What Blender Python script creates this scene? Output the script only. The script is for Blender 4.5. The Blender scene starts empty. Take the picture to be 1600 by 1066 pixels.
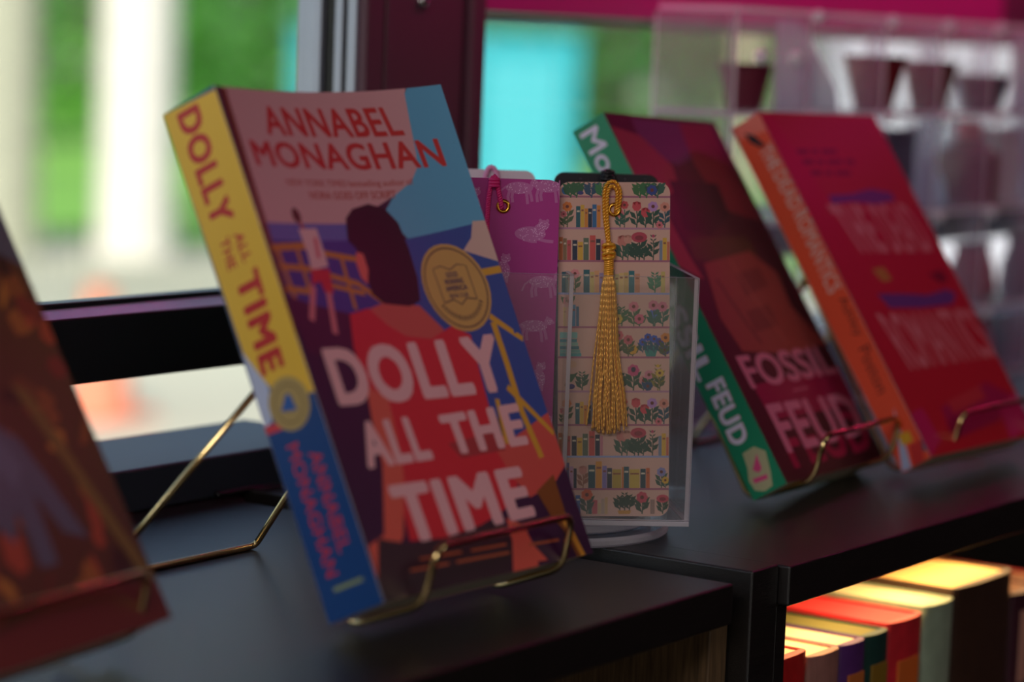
import bpy, bmesh, math, random
from mathutils import Vector, Matrix
random.seed(7)
SC = bpy.context.scene
COL = SC.collection
PI = math.pi

# ------------------------------------------------------------------ camera
CAM_YAW, CAM_PITCH, CAM_ROLL = 0.970821, 0.111487, -0.037034
FPX, CAM_H = 4066.14, 0.223734
fw = Vector((math.sin(CAM_YAW)*math.cos(CAM_PITCH), math.cos(CAM_YAW)*math.cos(CAM_PITCH), -math.sin(CAM_PITCH)))
rt = Vector((math.cos(CAM_YAW), -math.sin(CAM_YAW), 0))
dn = fw.cross(rt)
c_, s_ = math.cos(CAM_ROLL), math.sin(CAM_ROLL)
rt2 = c_*rt + s_*dn
dn2 = -s_*rt + c_*dn
cam_data = bpy.data.cameras.new('camera')
cam = bpy.data.objects.new('camera', cam_data)
COL.objects.link(cam)
cam.matrix_world = Matrix(((rt2.x, -dn2.x, -fw.x, 0), (rt2.y, -dn2.y, -fw.y, 0), (rt2.z, -dn2.z, -fw.z, CAM_H), (0, 0, 0, 1)))
cam_data.sensor_width = 36.0
cam_data.lens = FPX/1600*36
cam_data.clip_start = 0.02
cam_data.clip_end = 400
cam_data.dof.use_dof = True
cam_data.dof.focus_distance = 1.165
cam_data.dof.aperture_fstop = 4.6
SC.camera = cam

# ------------------------------------------------------------------ light
world = bpy.data.worlds.new('world')
SC.world = world
world.use_nodes = True
wn = world.node_tree
bg = wn.nodes['Background']
sky = wn.nodes.new('ShaderNodeTexSky')
sky.sky_type = 'NISHITA'
sky.sun_disc = False
sky.sun_elevation = math.radians(42)
sky.sun_rotation = math.radians(250)
sky.dust_density = 3.0
wn.links.new(sky.outputs[0], bg.inputs[0])
bg.inputs[1].default_value = 0.17

def lamp(name, kind, loc, energy, color, size=None, size_y=None, target=None, portal=False):
    d = bpy.data.lights.new(name, kind)
    d.energy = energy
    d.color = color
    if kind == 'AREA':
        d.shape = 'RECTANGLE'
        d.size = size
        d.size_y = size_y or size
        if portal:
            d.cycles.is_portal = True
    o = bpy.data.objects.new(name, d)
    COL.objects.link(o)
    o.location = loc
    if target is not None:
        o.rotation_euler = (Vector(target) - Vector(loc)).to_track_quat('-Z', 'Y').to_euler()
    return o

sun = lamp('sun', 'SUN', (-20, -8, 20), 3.0, (1.0, 0.97, 0.93), target=(0, 0.5, 0))
sun.data.angle = math.radians(1.0)
lamp('overhead_fill_light', 'AREA', (-0.45, 0.15, 0.82), 9.5, (1.0, 0.92, 0.90), 0.7, 0.5, target=(0.8, 0.6, 0.0))  # unseen fill added to brighten spines and covers from the left
lamp('overhead_fill_light', 'AREA', (1.15, -0.45, 0.82), 1.7, (1.0, 0.90, 0.88), 0.6, 0.4, target=(1.25, 0.6, 0.1))  # second added fill, lifting the covers from the front
lamp('magenta_strip_light', 'AREA', (2.15, 0.34, 0.66), 0.65, (1.0, 0.03, 0.30), 1.3, 0.0010, target=(2.00, 0.66, 0.10))
lamp('magenta_strip_light', 'AREA', (1.76, 0.745, 0.40), 1.7, (1.0, 0.03, 0.34), 1.36, 0.01, target=(1.76, 0.90, 0.40))
lamp('warm_shelf_light', 'AREA', (1.35, 0.575, -0.0185), 0.55, (1.0, 0.62, 0.26), 0.6, 0.012, target=(1.35, 0.60, -0.4))
lamp('warm_shelf_light', 'AREA', (0.70, 0.600, -0.0200), 0.30, (1.0, 0.62, 0.26), 0.6, 0.012, target=(0.55, 0.60, -0.4))
lamp('window_portal', 'AREA', (0.38, 0.925, 0.24), 1, (1, 1, 1), 1.36, 0.46, target=(0.38, 0, 0.24), portal=True)
lamp('window_portal', 'AREA', (1.75, 0.925, 0.14), 1, (1, 1, 1), 1.14, 0.24, target=(1.75, 0, 0.14), portal=True)
lamp('window_portal', 'AREA', (-0.6, -1.13, 0.08), 1, (1, 1, 1), 1.4, 0.96, target=(-0.6, 1, 0.08), portal=True)

SC.view_settings.view_transform = 'Standard'
SC.view_settings.look = 'None'
SC.view_settings.exposure = 0.18
SC.view_settings.gamma = 1.0
SC.view_settings.use_curve_mapping = False

# ------------------------------------------------------------------ helpers
def lin(h):
    h = h.lstrip('#')
    o = []
    for i in (0, 2, 4):
        v = int(h[i:i+2], 16)/255
        o.append(v/12.92 if v <= 0.04045 else ((v+0.055)/1.055)**2.4)
    return (*o, 1.0)

def mat(name, color, rough=0.5, metal=0.0, noise=None, bump=None, spec=0.5, coat=0.0):
    """noise = (scale, amount, stretch) varies the colour; bump = (scale, strength)"""
    m = bpy.data.materials.new(name)
    m.use_nodes = True
    nt = m.node_tree
    b = nt.nodes['Principled BSDF']
    b.inputs['Base Color'].default_value = lin(color)
    b.inputs['Roughness'].default_value = rough
    b.inputs['Metallic'].default_value = metal
    b.inputs['Specular IOR Level'].default_value = spec
    b.inputs['Coat Weight'].default_value = coat
    if noise or bump:
        tc = nt.nodes.new('ShaderNodeTexCoord')
        mp = nt.nodes.new('ShaderNodeMapping')
        nt.links.new(tc.outputs['Object'], mp.inputs[0])
    if noise:
        sc, amt, st = noise
        mp.inputs['Scale'].default_value = st
        n = nt.nodes.new('ShaderNodeTexNoise')
        n.inputs['Scale'].default_value = sc
        n.inputs['Detail'].default_value = 6
        nt.links.new(mp.outputs[0], n.inputs['Vector'])
        r = nt.nodes.new('ShaderNodeValToRGB')
        c = lin(color)
        r.color_ramp.elements[0].position = 0.3
        r.color_ramp.elements[0].color = (c[0]*(1-amt), c[1]*(1-amt), c[2]*(1-amt), 1)
        r.color_ramp.elements[1].position = 0.7
        r.color_ramp.elements[1].color = (min(1, c[0]*(1+amt)), min(1, c[1]*(1+amt)), min(1, c[2]*(1+amt)), 1)
        nt.links.new(n.outputs[0], r.inputs[0])
        nt.links.new(r.outputs[0], b.inputs['Base Color'])
    if bump:
        n2 = nt.nodes.new('ShaderNodeTexNoise')
        n2.inputs['Scale'].default_value = bump[0]
        n2.inputs['Detail'].default_value = 4
        nt.links.new(mp.outputs[0], n2.inputs['Vector'])
        bp = nt.nodes.new('ShaderNodeBump')
        bp.inputs['Strength'].default_value = bump[1]
        bp.inputs['Distance'].default_value = 0.001
        nt.links.new(n2.outputs[0], bp.inputs['Height'])
        nt.links.new(bp.outputs[0], b.inputs['Normal'])
    return m

def printed(name, rough=0.42, coat=0.0):
    m = bpy.data.materials.new(name)
    m.use_nodes = True
    nt = m.node_tree
    b = nt.nodes['Principled BSDF']
    a = nt.nodes.new('ShaderNodeAttribute')
    a.attribute_name = 'ink'
    nt.links.new(a.outputs['Color'], b.inputs['Base Color'])
    b.inputs['Roughness'].default_value = rough
    b.inputs['Coat Weight'].default_value = coat
    b.inputs['Coat Roughness'].default_value = 0.25
    return m

def clear_mat(name, tint, ior=1.49, gloss_rough=0.0, film=0.0, film_col=(1, 1, 1, 1), through=0.5):
    """thin clear sheet: passes light straight, mirrors by Fresnel, with a pale film for scratches and painted-in haze"""
    m = bpy.data.materials.new(name)
    m.use_nodes = True
    nt = m.node_tree
    nt.nodes.remove(nt.nodes['Principled BSDF'])
    out = nt.nodes['Material Output']
    tr = nt.nodes.new('ShaderNodeBsdfTransparent')
    tr.inputs[0].default_value = tint
    gl = nt.nodes.new('ShaderNodeBsdfGlossy')
    gl.inputs['Roughness'].default_value = gloss_rough
    fr = nt.nodes.new('ShaderNodeFresnel')
    # the same Fresnel on both faces of the thin sheet
    ge = nt.nodes.new('ShaderNodeNewGeometry')
    mi = nt.nodes.new('ShaderNodeMix')
    mi.inputs[2].default_value = ior
    mi.inputs[3].default_value = 1/ior
    nt.links.new(ge.outputs['Backfacing'], mi.inputs[0])
    nt.links.new(mi.outputs[0], fr.inputs[0])
    mx = nt.nodes.new('ShaderNodeMixShader')
    nt.links.new(fr.outputs[0], mx.inputs[0])
    nt.links.new(tr.outputs[0], mx.inputs[1])
    nt.links.new(gl.outputs[0], mx.inputs[2])
    last = mx
    if film:
        df = nt.nodes.new('ShaderNodeBsdfDiffuse')
        df.inputs[0].default_value = film_col
        tl = nt.nodes.new('ShaderNodeBsdfTranslucent')
        tl.inputs[0].default_value = film_col
        ad = nt.nodes.new('ShaderNodeMixShader')
        ad.inputs[0].default_value = through
        nt.links.new(df.outputs[0], ad.inputs[1])
        nt.links.new(tl.outputs[0], ad.inputs[2])
        m2 = nt.nodes.new('ShaderNodeMixShader')
        m2.inputs[0].default_value = film
        nt.links.new(mx.outputs[0], m2.inputs[1])
        nt.links.new(ad.outputs[0], m2.inputs[2])
        last = m2
    nt.links.new(last.outputs[0], out.inputs[0])
    return m

def glass_mat(name, color=(1, 1, 1, 1), ior=1.49, rough=0.0):
    m = bpy.data.materials.new(name)
    m.use_nodes = True
    nt = m.node_tree
    nt.nodes.remove(nt.nodes['Principled BSDF'])
    g = nt.nodes.new('ShaderNodeBsdfGlass')
    g.inputs['Color'].default_value = color
    g.inputs['IOR'].default_value = ior
    g.inputs['Roughness'].default_value = rough
    nt.links.new(g.outputs[0], nt.nodes['Material Output'].inputs[0])
    return m

class MB:
    def __init__(s):
        s.v, s.f, s.mi = [], [], []
    def add(s, vs, fs, mi=0):
        o = len(s.v)
        s.v += [tuple(x) for x in vs]
        s.f += [tuple(i+o for i in f) for f in fs]
        s.mi += [mi]*len(fs)
        return s
    def box(s, x0, x1, y0, y1, z0, z1, mi=0, side_mi=None):
        vs = [(x0, y0, z0), (x1, y0, z0), (x1, y1, z0), (x0, y1, z0), (x0, y0, z1), (x1, y0, z1), (x1, y1, z1), (x0, y1, z1)]
        fs = [(0, 3, 2, 1), (4, 5, 6, 7), (0, 1, 5, 4), (1, 2, 6, 5), (2, 3, 7, 6), (3, 0, 4, 7)]
        if side_mi is None:
            return s.add(vs, fs, mi)
        # a sheet: its two large faces get mi, its four narrow edges get side_mi
        d = (x1-x0, y1-y0, z1-z0)
        k = d.index(min(d))
        big = {0: (3, 5), 1: (2, 4), 2: (0, 1)}[k]
        o = len(s.v)
        s.v += vs
        for i, f in enumerate(fs):
            s.f.append(tuple(j+o for j in f))
            s.mi.append(mi if i in big else side_mi)
        return s
    def tube(s, pts, r, seg=10, closed=False, mi=0, cap=True):
        pts = [Vector(p) for p in pts]
        n = len(pts)
        rr = r if callable(r) else (lambda t: r)
        tang = []
        for i in range(n):
            a = pts[(i-1) % n] if (closed or i > 0) else pts[i]
            b = pts[(i+1) % n] if (closed or i < n-1) else pts[i]
            tang.append((b-a).normalized())
        up = Vector((0, 0, 1)) if abs(tang[0].z) < 0.9 else Vector((1, 0, 0))
        u = (up - tang[0]*up.dot(tang[0])).normalized()
        vs = []
        for i in range(n):
            u = (u - tang[i]*u.dot(tang[i])).normalized()
            w = tang[i].cross(u)
            rad = rr(i/max(1, n-1))
            for k in range(seg):
                a = 2*PI*k/seg
                vs.append(pts[i] + (u*math.cos(a) + w*math.sin(a))*rad)
        fs = []
        for i in range(n if closed else n-1):
            j = (i+1) % n
            for k in range(seg):
                l = (k+1) % seg
                fs.append((i*seg+k, i*seg+l, j*seg+l, j*seg+k))
        if cap and not closed:
            fs.append(tuple(range(seg-1, -1, -1)))
            fs.append(tuple(range((n-1)*seg, n*seg)))
        return s.add(vs, fs, mi)
    def lathe(s, prof, seg=48, origin=(0, 0, 0), mi=0, mis=None):
        """prof: (radius, z) from bottom to top; closed at both ends"""
        ox, oy, oz = origin
        vs, fs = [], []
        for r, z in prof:
            for k in range(seg):
                a = 2*PI*k/seg
                vs.append((ox+r*math.cos(a), oy+r*math.sin(a), oz+z))
        for i in range(len(prof)-1):
            for k in range(seg):
                l = (k+1) % seg
                fs.append((i*seg+k, i*seg+l, (i+1)*seg+l, (i+1)*seg+k))
        fs.append(tuple(range(seg-1, -1, -1)))
        fs.append(tuple(range((len(prof)-1)*seg, len(prof)*seg)))
        s.add(vs, fs, mi)
        if mis:
            b = len(s.mi)-len(fs)
            for i in range(len(prof)-1):
                for k in range(seg):
                    s.mi[b+i*seg+k] = mis[i]
        return s
    def prism(s, poly, y0, y1, mi=0):
        """poly in (x, z), pushed from y0 to y1"""
        n = len(poly)
        vs = [(x, y0, z) for x, z in poly] + [(x, y1, z) for x, z in poly]
        fs = [tuple(range(n)), tuple(range(2*n-1, n-1, -1))] + [(i, i+n, (i+1) % n+n, (i+1) % n) for i in range(n)]
        return s.add(vs, fs, mi)
    def prism_x(s, poly, x0, x1, mi=0):
        """poly in (y, z), pushed from x0 to x1"""
        n = len(poly)
        vs = [(x0, y, z) for y, z in poly] + [(x1, y, z) for y, z in poly]
        fs = [tuple(range(n)), tuple(range(2*n-1, n-1, -1))] + [(i, i+n, (i+1) % n+n, (i+1) % n) for i in range(n)]
        return s.add(vs, fs, mi)
    def build(s, name, mats, parent=None, smooth=False, bevel=0, fixn=True):
        me = bpy.data.meshes.new(name)
        me.from_pydata(s.v, [], s.f)
        if not isinstance(mats, (list, tuple)):
            mats = [mats]
        for m in mats:
            me.materials.append(m)
        me.polygons.foreach_set('material_index', s.mi)
        if smooth:
            me.polygons.foreach_set('use_smooth', [True]*len(s.f))
        if fixn:
            bm = bmesh.new()
            bm.from_mesh(me)
            bmesh.ops.recalc_face_normals(bm, faces=bm.faces)
            bm.to_mesh(me)
            bm.free()
        me.update()
        o = bpy.data.objects.new(name, me)
        COL.objects.link(o)
        if parent:
            o.parent = parent
        if bevel:
            b = o.modifiers.new('bevel', 'BEVEL')
            b.width = bevel
            b.segments = 3
            b.limit_method = 'ANGLE'
            b.harden_normals = False
        return o

def tag(o, label=None, cat=None, group=None, kind=None):
    if label: o['label'] = label
    if cat: o['category'] = cat
    if group: o['group'] = group
    if kind: o['kind'] = kind
    return o

def empty(name, loc=(0, 0, 0), rz=0, matrix=None):
    o = bpy.data.objects.new(name, None)
    COL.objects.link(o)
    o.empty_display_size = 0.02
    if matrix is not None:
        o.matrix_world = matrix
    else:
        o.location = loc
        o.rotation_euler = (0, 0, rz)
    return o

def fillet(pts, r, n=6, closed=False):
    pts = [Vector(p) for p in pts]
    out = []
    m = len(pts)
    for i, p in enumerate(pts):
        if not closed and (i == 0 or i == m-1):
            out.append(p)
            continue
        a, b = pts[(i-1) % m], pts[(i+1) % m]
        da, db = (a-p), (b-p)
        q = min(r, da.length*0.45, db.length*0.45)
        p0, p1 = p+da.normalized()*q, p+db.normalized()*q
        for k in range(n+1):
            t = k/n
            out.append((1-t)**2*p0 + 2*t*(1-t)*p + t*t*p1)
    return out

_tc = {}
def text_geo(body, bold):
    """outline faces of a piece of writing in its own unit box"""
    k = (body, bold)
    if k in _tc:
        return _tc[k]
    cu = bpy.data.curves.new('writing', 'FONT')
    cu.body = body
    cu.resolution_u = 4
    cu.space_character = 1.0+bold*2.6
    ob = bpy.data.objects.new('writing', cu)
    COL.objects.link(ob)
    dg = bpy.context.evaluated_depsgraph_get()
    dg.update()
    me = bpy.data.meshes.new_from_object(ob.evaluated_get(dg))
    vs = [(v.co.x, v.co.y) for v in me.vertices]
    fs = [tuple(p.vertices) for p in me.polygons]
    x0, x1 = min(v[0] for v in vs), max(v[0] for v in vs)
    y0, y1 = min(v[1] for v in vs), max(v[1] for v in vs)
    if bold:     # heavier strokes: the same outline laid down in nine slightly shifted places
        n, v0, f0 = len(vs), vs, fs
        vs, fs = [], []
        for i, (dx, dy) in enumerate([(a*bold*q, b*bold*q) for a, b, q in ((0, 0, 1), (1, 0, 1), (-1, 0, 1), (0, 1, .7), (0, -1, .7), (1, 1, .7), (-1, 1, .7), (1, -1, .7), (-1, -1, .7))]):
            vs += [(x+dx, y+dy) for x, y in v0]
            fs += [tuple(k+i*n for k in f) for f in f0]
        x0, x1, y0, y1 = x0-bold, x1+bold, y0-bold*.7, y1+bold*.7
    vs = [((x-x0)/(x1-x0), (y-y0)/(y1-y0)) for x, y in vs]
    bpy.data.objects.remove(ob)
    bpy.data.curves.remove(cu)
    bpy.data.meshes.remove(me)
    _tc[k] = (vs, fs)
    return _tc[k]

def seg_poly(pts, w):
    """a band of width w along a polyline"""
    L, R = [], []
    n = len(pts)
    for i in range(n):
        a, b = pts[max(0, i-1)], pts[min(n-1, i+1)]
        dx, dy = b[0]-a[0], b[1]-a[1]
        d = math.hypot(dx, dy) or 1
        nx, ny = -dy/d*w/2, dx/d*w/2
        L.append((pts[i][0]+nx, pts[i][1]+ny))
        R.append((pts[i][0]-nx, pts[i][1]-ny))
    return [[L[i], R[i], R[i+1], L[i+1]] for i in range(n-1)]

def sheet(name, outline, base, items, mapf, material, parent, xs=(), ys=(), thick=0.0003, lift=0.00002):
    """a printed sheet (mm): base outline, then ink shapes painted one over the other, then bent by mapf(x, y, height) in metres"""
    V, F, Cc = [], [], []
    lo = (min(p[0] for p in outline), min(p[1] for p in outline))
    hi = (max(p[0] for p in outline), max(p[1] for p in outline))
    def put(vs, fs, color, h, keep=True):
        bm = bmesh.new()
        bv = [bm.verts.new((min(max(x, lo[0]), hi[0]), min(max(y, lo[1]), hi[1]), 0)) for x, y in vs]
        for f in fs:
            if len(set(f)) > 2:
                try:
                    bm.faces.new([bv[i] for i in f])
                except ValueError:
                    pass
        if any(len(f.verts) > 4 for f in bm.faces):
            bmesh.ops.triangulate(bm, faces=bm.faces[:])
        mnx, mxx = min(v.co.x for v in bm.verts), max(v.co.x for v in bm.verts)
        mny, mxy = min(v.co.y for v in bm.verts), max(v.co.y for v in bm.verts)
        for x in xs:
            if mnx < x < mxx:
                bmesh.ops.bisect_plane(bm, geom=bm.verts[:]+bm.edges[:]+bm.faces[:], plane_co=(x, 0, 0), plane_no=(1, 0, 0))
        for y in ys:
            if mny < y < mxy:
                bmesh.ops.bisect_plane(bm, geom=bm.verts[:]+bm.edges[:]+bm.faces[:], plane_co=(0, y, 0), plane_no=(0, 1, 0))
        bm.verts.index_update()
        o = len(V)
        for v in bm.verts:
            V.append(mapf(v.co.x, v.co.y, h))
        for f in bm.faces:
            if f.calc_area() > 1e-9:
                F.append(tuple(v.index+o for v in f.verts))
                Cc.append(lin(color))
        bm.free()
    n = len(outline)
    put(outline, [tuple(range(n))], base, 0.0)
    put(outline, [tuple(range(n-1, -1, -1))], base, -thick)
    o = len(V)
    m = 0
    dense = []
    for i in range(n):
        a, b = outline[i], outline[(i+1) % n]
        k = max(1, int(math.hypot(b[0]-a[0], b[1]-a[1])/5)) if xs else 1
        for q in range(k):
            dense.append((a[0]+(b[0]-a[0])*q/k, a[1]+(b[1]-a[1])*q/k))
    m = len(dense)
    for x, y in dense:
        V.append(mapf(x, y, 0.0))
        V.append(mapf(x, y, -thick))
    for i in range(m):
        j = (i+1) % m
        F.append((o+2*i, o+2*i+1, o+2*j+1, o+2*j))
        Cc.append(lin('e8e2d8'))
    boxes = []
    def level(it):
        # an ink shape lies one layer above whatever it overlaps
        p = [it[2]] if it[0] == 'e' or it[0] == 'ring' else (it[3] if it[0] == 't' else it[2])
        e = {'e': lambda: max(it[3], it[4]), 'ring': lambda: it[4], 'l': lambda: it[3]/2, 't': lambda: 0.5, 'p': lambda: 0}[it[0]]()
        b = (min(q[0] for q in p)-e, max(q[0] for q in p)+e, min(q[1] for q in p)-e, max(q[1] for q in p)+e)
        lv = 1
        for c, l in boxes:
            if l >= lv and b[0] < c[1] and c[0] < b[1] and b[2] < c[3] and c[2] < b[3]:
                lv = l+1
        boxes.append((b, lv))
        return lv
    for it in items:
        h = lift*level(it)
        if it[0] == 'p':
            put(it[2], [tuple(range(len(it[2])))], it[1], h)
        elif it[0] == 't':
            vs, fs = text_geo(it[1], it[4])
            q = it[3]
            pts = []
            for u, v in vs:
                x = (1-u)*(1-v)*q[0][0]+u*(1-v)*q[1][0]+u*v*q[2][0]+(1-u)*v*q[3][0]
                y = (1-u)*(1-v)*q[0][1]+u*(1-v)*q[1][1]+u*v*q[2][1]+(1-u)*v*q[3][1]
                pts.append((x, y))
            nc = 9 if it[4] else 1
            nv, nf = len(pts)//nc, len(fs)//nc
            for q_ in range(nc):
                put(pts[q_*nv:(q_+1)*nv], [tuple(k-q_*nv for k in f) for f in fs[q_*nf:(q_+1)*nf]], it[2], h+q_*lift*0.1)
        elif it[0] == 'l':
            for quad in seg_poly(it[2], it[3]):
                put(quad, [(0, 1, 2, 3)], it[1], h)
        elif it[0] == 'e':
            (cx, cy), rx, ry = it[2], it[3], it[4]
            k = 28 if rx > 5 else (14 if rx > 1 else 8)
            put([(cx+rx*math.cos(2*PI*i/k), cy+ry*math.sin(2*PI*i/k)) for i in range(k)], [tuple(range(k))], it[1], h)
        elif it[0] == 'ring':
            (cx, cy), r0, r1 = it[2], it[3], it[4]
            k = 36
            vs = [(cx+r*math.cos(2*PI*i/k), cy+r*math.sin(2*PI*i/k)) for r in (r0, r1) for i in range(k)]
            put(vs, [(i, (i+1) % k, (i+1) % k+k, i+k) for i in range(k)], it[1], h)
    me = bpy.data.meshes.new(name)
    me.from_pydata(V, [], F)
    me.materials.append(material)
    at = me.attributes.new('ink', 'FLOAT_COLOR', 'CORNER')
    flat = []
    for p, c in zip(me.polygons, Cc):
        for _ in p.loop_indices:
            flat.extend(c)
    at.data.foreach_set('color', flat)
    me.update()
    ob = bpy.data.objects.new(name, me)
    COL.objects.link(ob)
    if parent:
        ob.parent = parent
    return ob

# ------------------------------------------------------------------ materials
M = {}
M['black_wood'] = mat('black_wood', '1a1614', 0.30, noise=(60, 0.35, (1, 14, 14)), bump=(220, 0.25), spec=1.0)
M['brown_wood'] = mat('brown_wood', '6a5238', 0.5, noise=(40, 0.45, (14, 14, 1)))
M['dark_trim'] = mat('dark_trim', '5c3a48', 0.42, bump=(300, 0.05))
M['black_rail'] = mat('black_rail', '101014', 0.3)
M['slate'] = mat('slate', '2b333c', 0.45)
M['aluminium'] = mat('aluminium', 'b9bfd0', 0.35, 0.6)
M['cream_frame'] = mat('cream_frame', 'c9c4a6', 0.5)
M['steel'] = mat('steel', 'd8d8d8', 0.15, 1.0)
M['gold_wire'] = mat('gold_wire', 'e4c88c', 0.12, 1.0)
M['brass'] = mat('brass', 'd8a040', 0.2, 1.0)
M['paper'] = mat('paper', 'd9cdb4', 0.8, noise=(300, 0.12, (1, 1, 30)))
M['paper_flat'] = mat('paper_flat', 'e2cfa6', 0.8, noise=(300, 0.1, (30, 1, 1)))
M['cover_print'] = printed('cover_print', 0.45, 0.15)
M['card_print'] = printed('card_print', 0.5)
M['pane'] = clear_mat('pane', (0.96, 0.98, 0.97, 1), 1.5)
M['acrylic'] = clear_mat('acrylic', (0.965, 0.975, 0.975, 1), 1.49, 0.02, 0.028, (0.9, 0.88, 0.95, 1))
M['case_acrylic'] = clear_mat('case_acrylic', (0.95, 0.96, 0.98, 1), 1.49, 0.1, 0.20, (0.93, 0.94, 1.0, 1), 0.85)
M['acrylic_edge'] = clear_mat('acrylic_edge', (0.80, 0.86, 0.88, 1), 1.9, 0.15, 0.80, (0.97, 0.92, 0.98, 1))  # pale film paints in the bright highlights along polished edges
M['acrylic_solid'] = clear_mat('acrylic_solid', (0.88, 0.89, 0.92, 1), 1.6, 0.03, 0.05, (0.92, 0.88, 0.95, 1))
M['gold_thread'] = mat('gold_thread', 'f2ac34', 0.28, 0.4, spec=0.7)
M['pink_thread'] = mat('pink_thread', 'e0267a', 0.45)
M['pale_thread'] = mat('pale_thread', 'e89ac8', 0.45)
M['black_thread'] = mat('black_thread', '0c0a10', 0.25)
M['joint_glint'] = mat('joint_glint', 'f2f2fa', 0.25)  # white stands in for bright highlights on the case joints
M['room'] = mat('room', '4a4044', 0.7)
M['ceiling'] = mat('ceiling', '8a8084', 0.7)

# ------------------------------------------------------------------ the room
def structure(mb, name, m, bevel=0, parent=None):
    o = mb.build(name, m, parent, bevel=bevel)
    if parent is None:
        o['kind'] = 'structure'
    return o

structure(MB().box(-1.6, 3.2, -1.2, 0.93, -0.80, -0.75), 'floor', mat('floor', '3a3432', 0.5, noise=(8, 0.3, (1, 1, 1))))
structure(MB().box(-1.6, 3.2, -1.2, 0.93, 0.85, 0.90), 'ceiling', M['ceiling'])
structure(MB().box(-1.65, -1.6, -1.2, 0.93, -0.75, 0.85), 'wall_left', M['room'])
structure(MB().box(3.2, 3.25, -1.2, 0.93, -0.75, 0.85), 'wall_right', M['room'])
structure(MB().box(-1.6, 3.2, -1.2, -1.1, -0.75, -0.40).box(-1.6, 3.2, -1.2, -1.1, 0.56, 0.85)
          .box(-1.6, -1.3, -1.2, -1.1, -0.40, 0.56).box(0.1, 3.2, -1.2, -1.1, -0.40, 0.56), 'wall_back', M['room'])
# the wall with the two windows, 7 cm thick
structure(MB().box(-1.6, 3.2, 0.833, 0.903, -0.75, -0.002).box(-1.6, 3.2, 0.833, 0.903, 0.48, 0.85)
          .box(-1.6, -0.30, 0.833, 0.903, -0.002, 0.48).box(1.069, 1.172, 0.834, 0.872, -0.002, 0.48)
          .box(1.172, 3.2, 0.833, 0.903, 0.2445, 0.48).box(2.32, 3.2, 0.833, 0.903, -0.002, 0.2445), 'wall_front', M['dark_trim'])
structure(MB().box(1.0675, 1.083, 0.828, 0.840, -0.002, 0.60).box(1.0865, 1.156, 0.830, 0.842, -0.002, 0.60)
          .box(1.160, 1.1735, 0.827, 0.842, -0.002, 0.60), 'trim_1', M['dark_trim'], bevel=0.002)
structure(MB().box(1.1745, 1.86, 0.8295, 0.8332, 0.2446, 0.33), 'trim_2', mat('magenta_glow_trim', 'a83078', 0.4), bevel=0.0008)  # magenta LED glow on the header put into the strip's colour
sc = MB().lathe([(0.0, 0), (0.004, 0), (0.0045, 0.0012), (0.003, 0.0026), (0.0, 0.003)], 20)
so = sc.build('screw', M['steel'], smooth=True)
so.matrix_world = Matrix.Translation((1.117, 0.830, 0.2475)) @ Matrix.Rotation(PI/2, 4, 'X')
tag(so, 'small steel screw at the top of the dark window post', 'screw')

w1 = empty('window_1', (0.38, 0.87, 0.0))
w1['kind'] = 'structure'
def wpart(mb, name, m, parent, bevel=0.0):
    for i, (x, y, z) in enumerate(mb.v):
        mb.v[i] = (x-parent.location.x, y-parent.location.y, z-parent.location.z)
    return mb.build(name, m, parent, bevel=bevel)
wpart(MB().box(-0.30, 1.069, 0.8315, 0.905, -0.001, 0.020), 'sill', M['slate'], w1, 0.0015)
wpart(MB().box(-0.30, 1.0675, 0.848, 0.866, 0.0605, 0.0920).box(-0.30, 1.0675, 0.8555, 0.866, 0.0919, 0.0985), 'sash_rail', M['black_rail'], w1, 0.0008)
wpart(MB().prism_x([(0.8483, 0.0921), (0.8552, 0.0921), (0.8552, 0.0958), (0.8535, 0.0952)], -0.30, 1.0675), 'rail_strip', M['aluminium'], w1)
wpart(MB().box(1.0655, 1.0692, 0.8335, 0.8392, 0.02, 0.48).box(1.0655, 1.0692, 0.8425, 0.8475, 0.02, 0.48)
      .box(1.0640, 1.0692, 0.8555, 0.8710, 0.02, 0.48), 'jamb_strip', M['aluminium'], w1, 0.0004)
wpart(MB().box(1.0672, 1.0695, 0.8392, 0.8425, 0.02, 0.48).box(1.0672, 1.0695, 0.8475, 0.8555, 0.02, 0.48), 'jamb_channel', M['black_rail'], w1)
wpart(MB().box(-0.30, 1.0675, 0.8590, 0.8605, 0.0985, 0.48), 'glass', M['pane'], w1)

w2 = empty('window_2', (1.75, 0.87, 0.0))
w2['kind'] = 'structure'
wpart(MB().box(1.172, 2.32, 0.8315, 0.905, -0.001, 0.0325), 'sill', M['slate'], w2, 0.0015)
wpart(MB().box(1.172, 2.32, 0.848, 0.866, 0.0905, 0.1245), 'sash_rail', M['black_rail'], w2, 0.001)
wpart(MB().box(1.172, 2.32, 0.886, 0.903, 0.2400, 0.275), 'top_frame', M['cream_frame'], w2, 0.001)
wpart(MB().box(1.172, 2.32, 0.8590, 0.8605, 0.1245, 0.2445), 'glass', M['pane'], w2)

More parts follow.
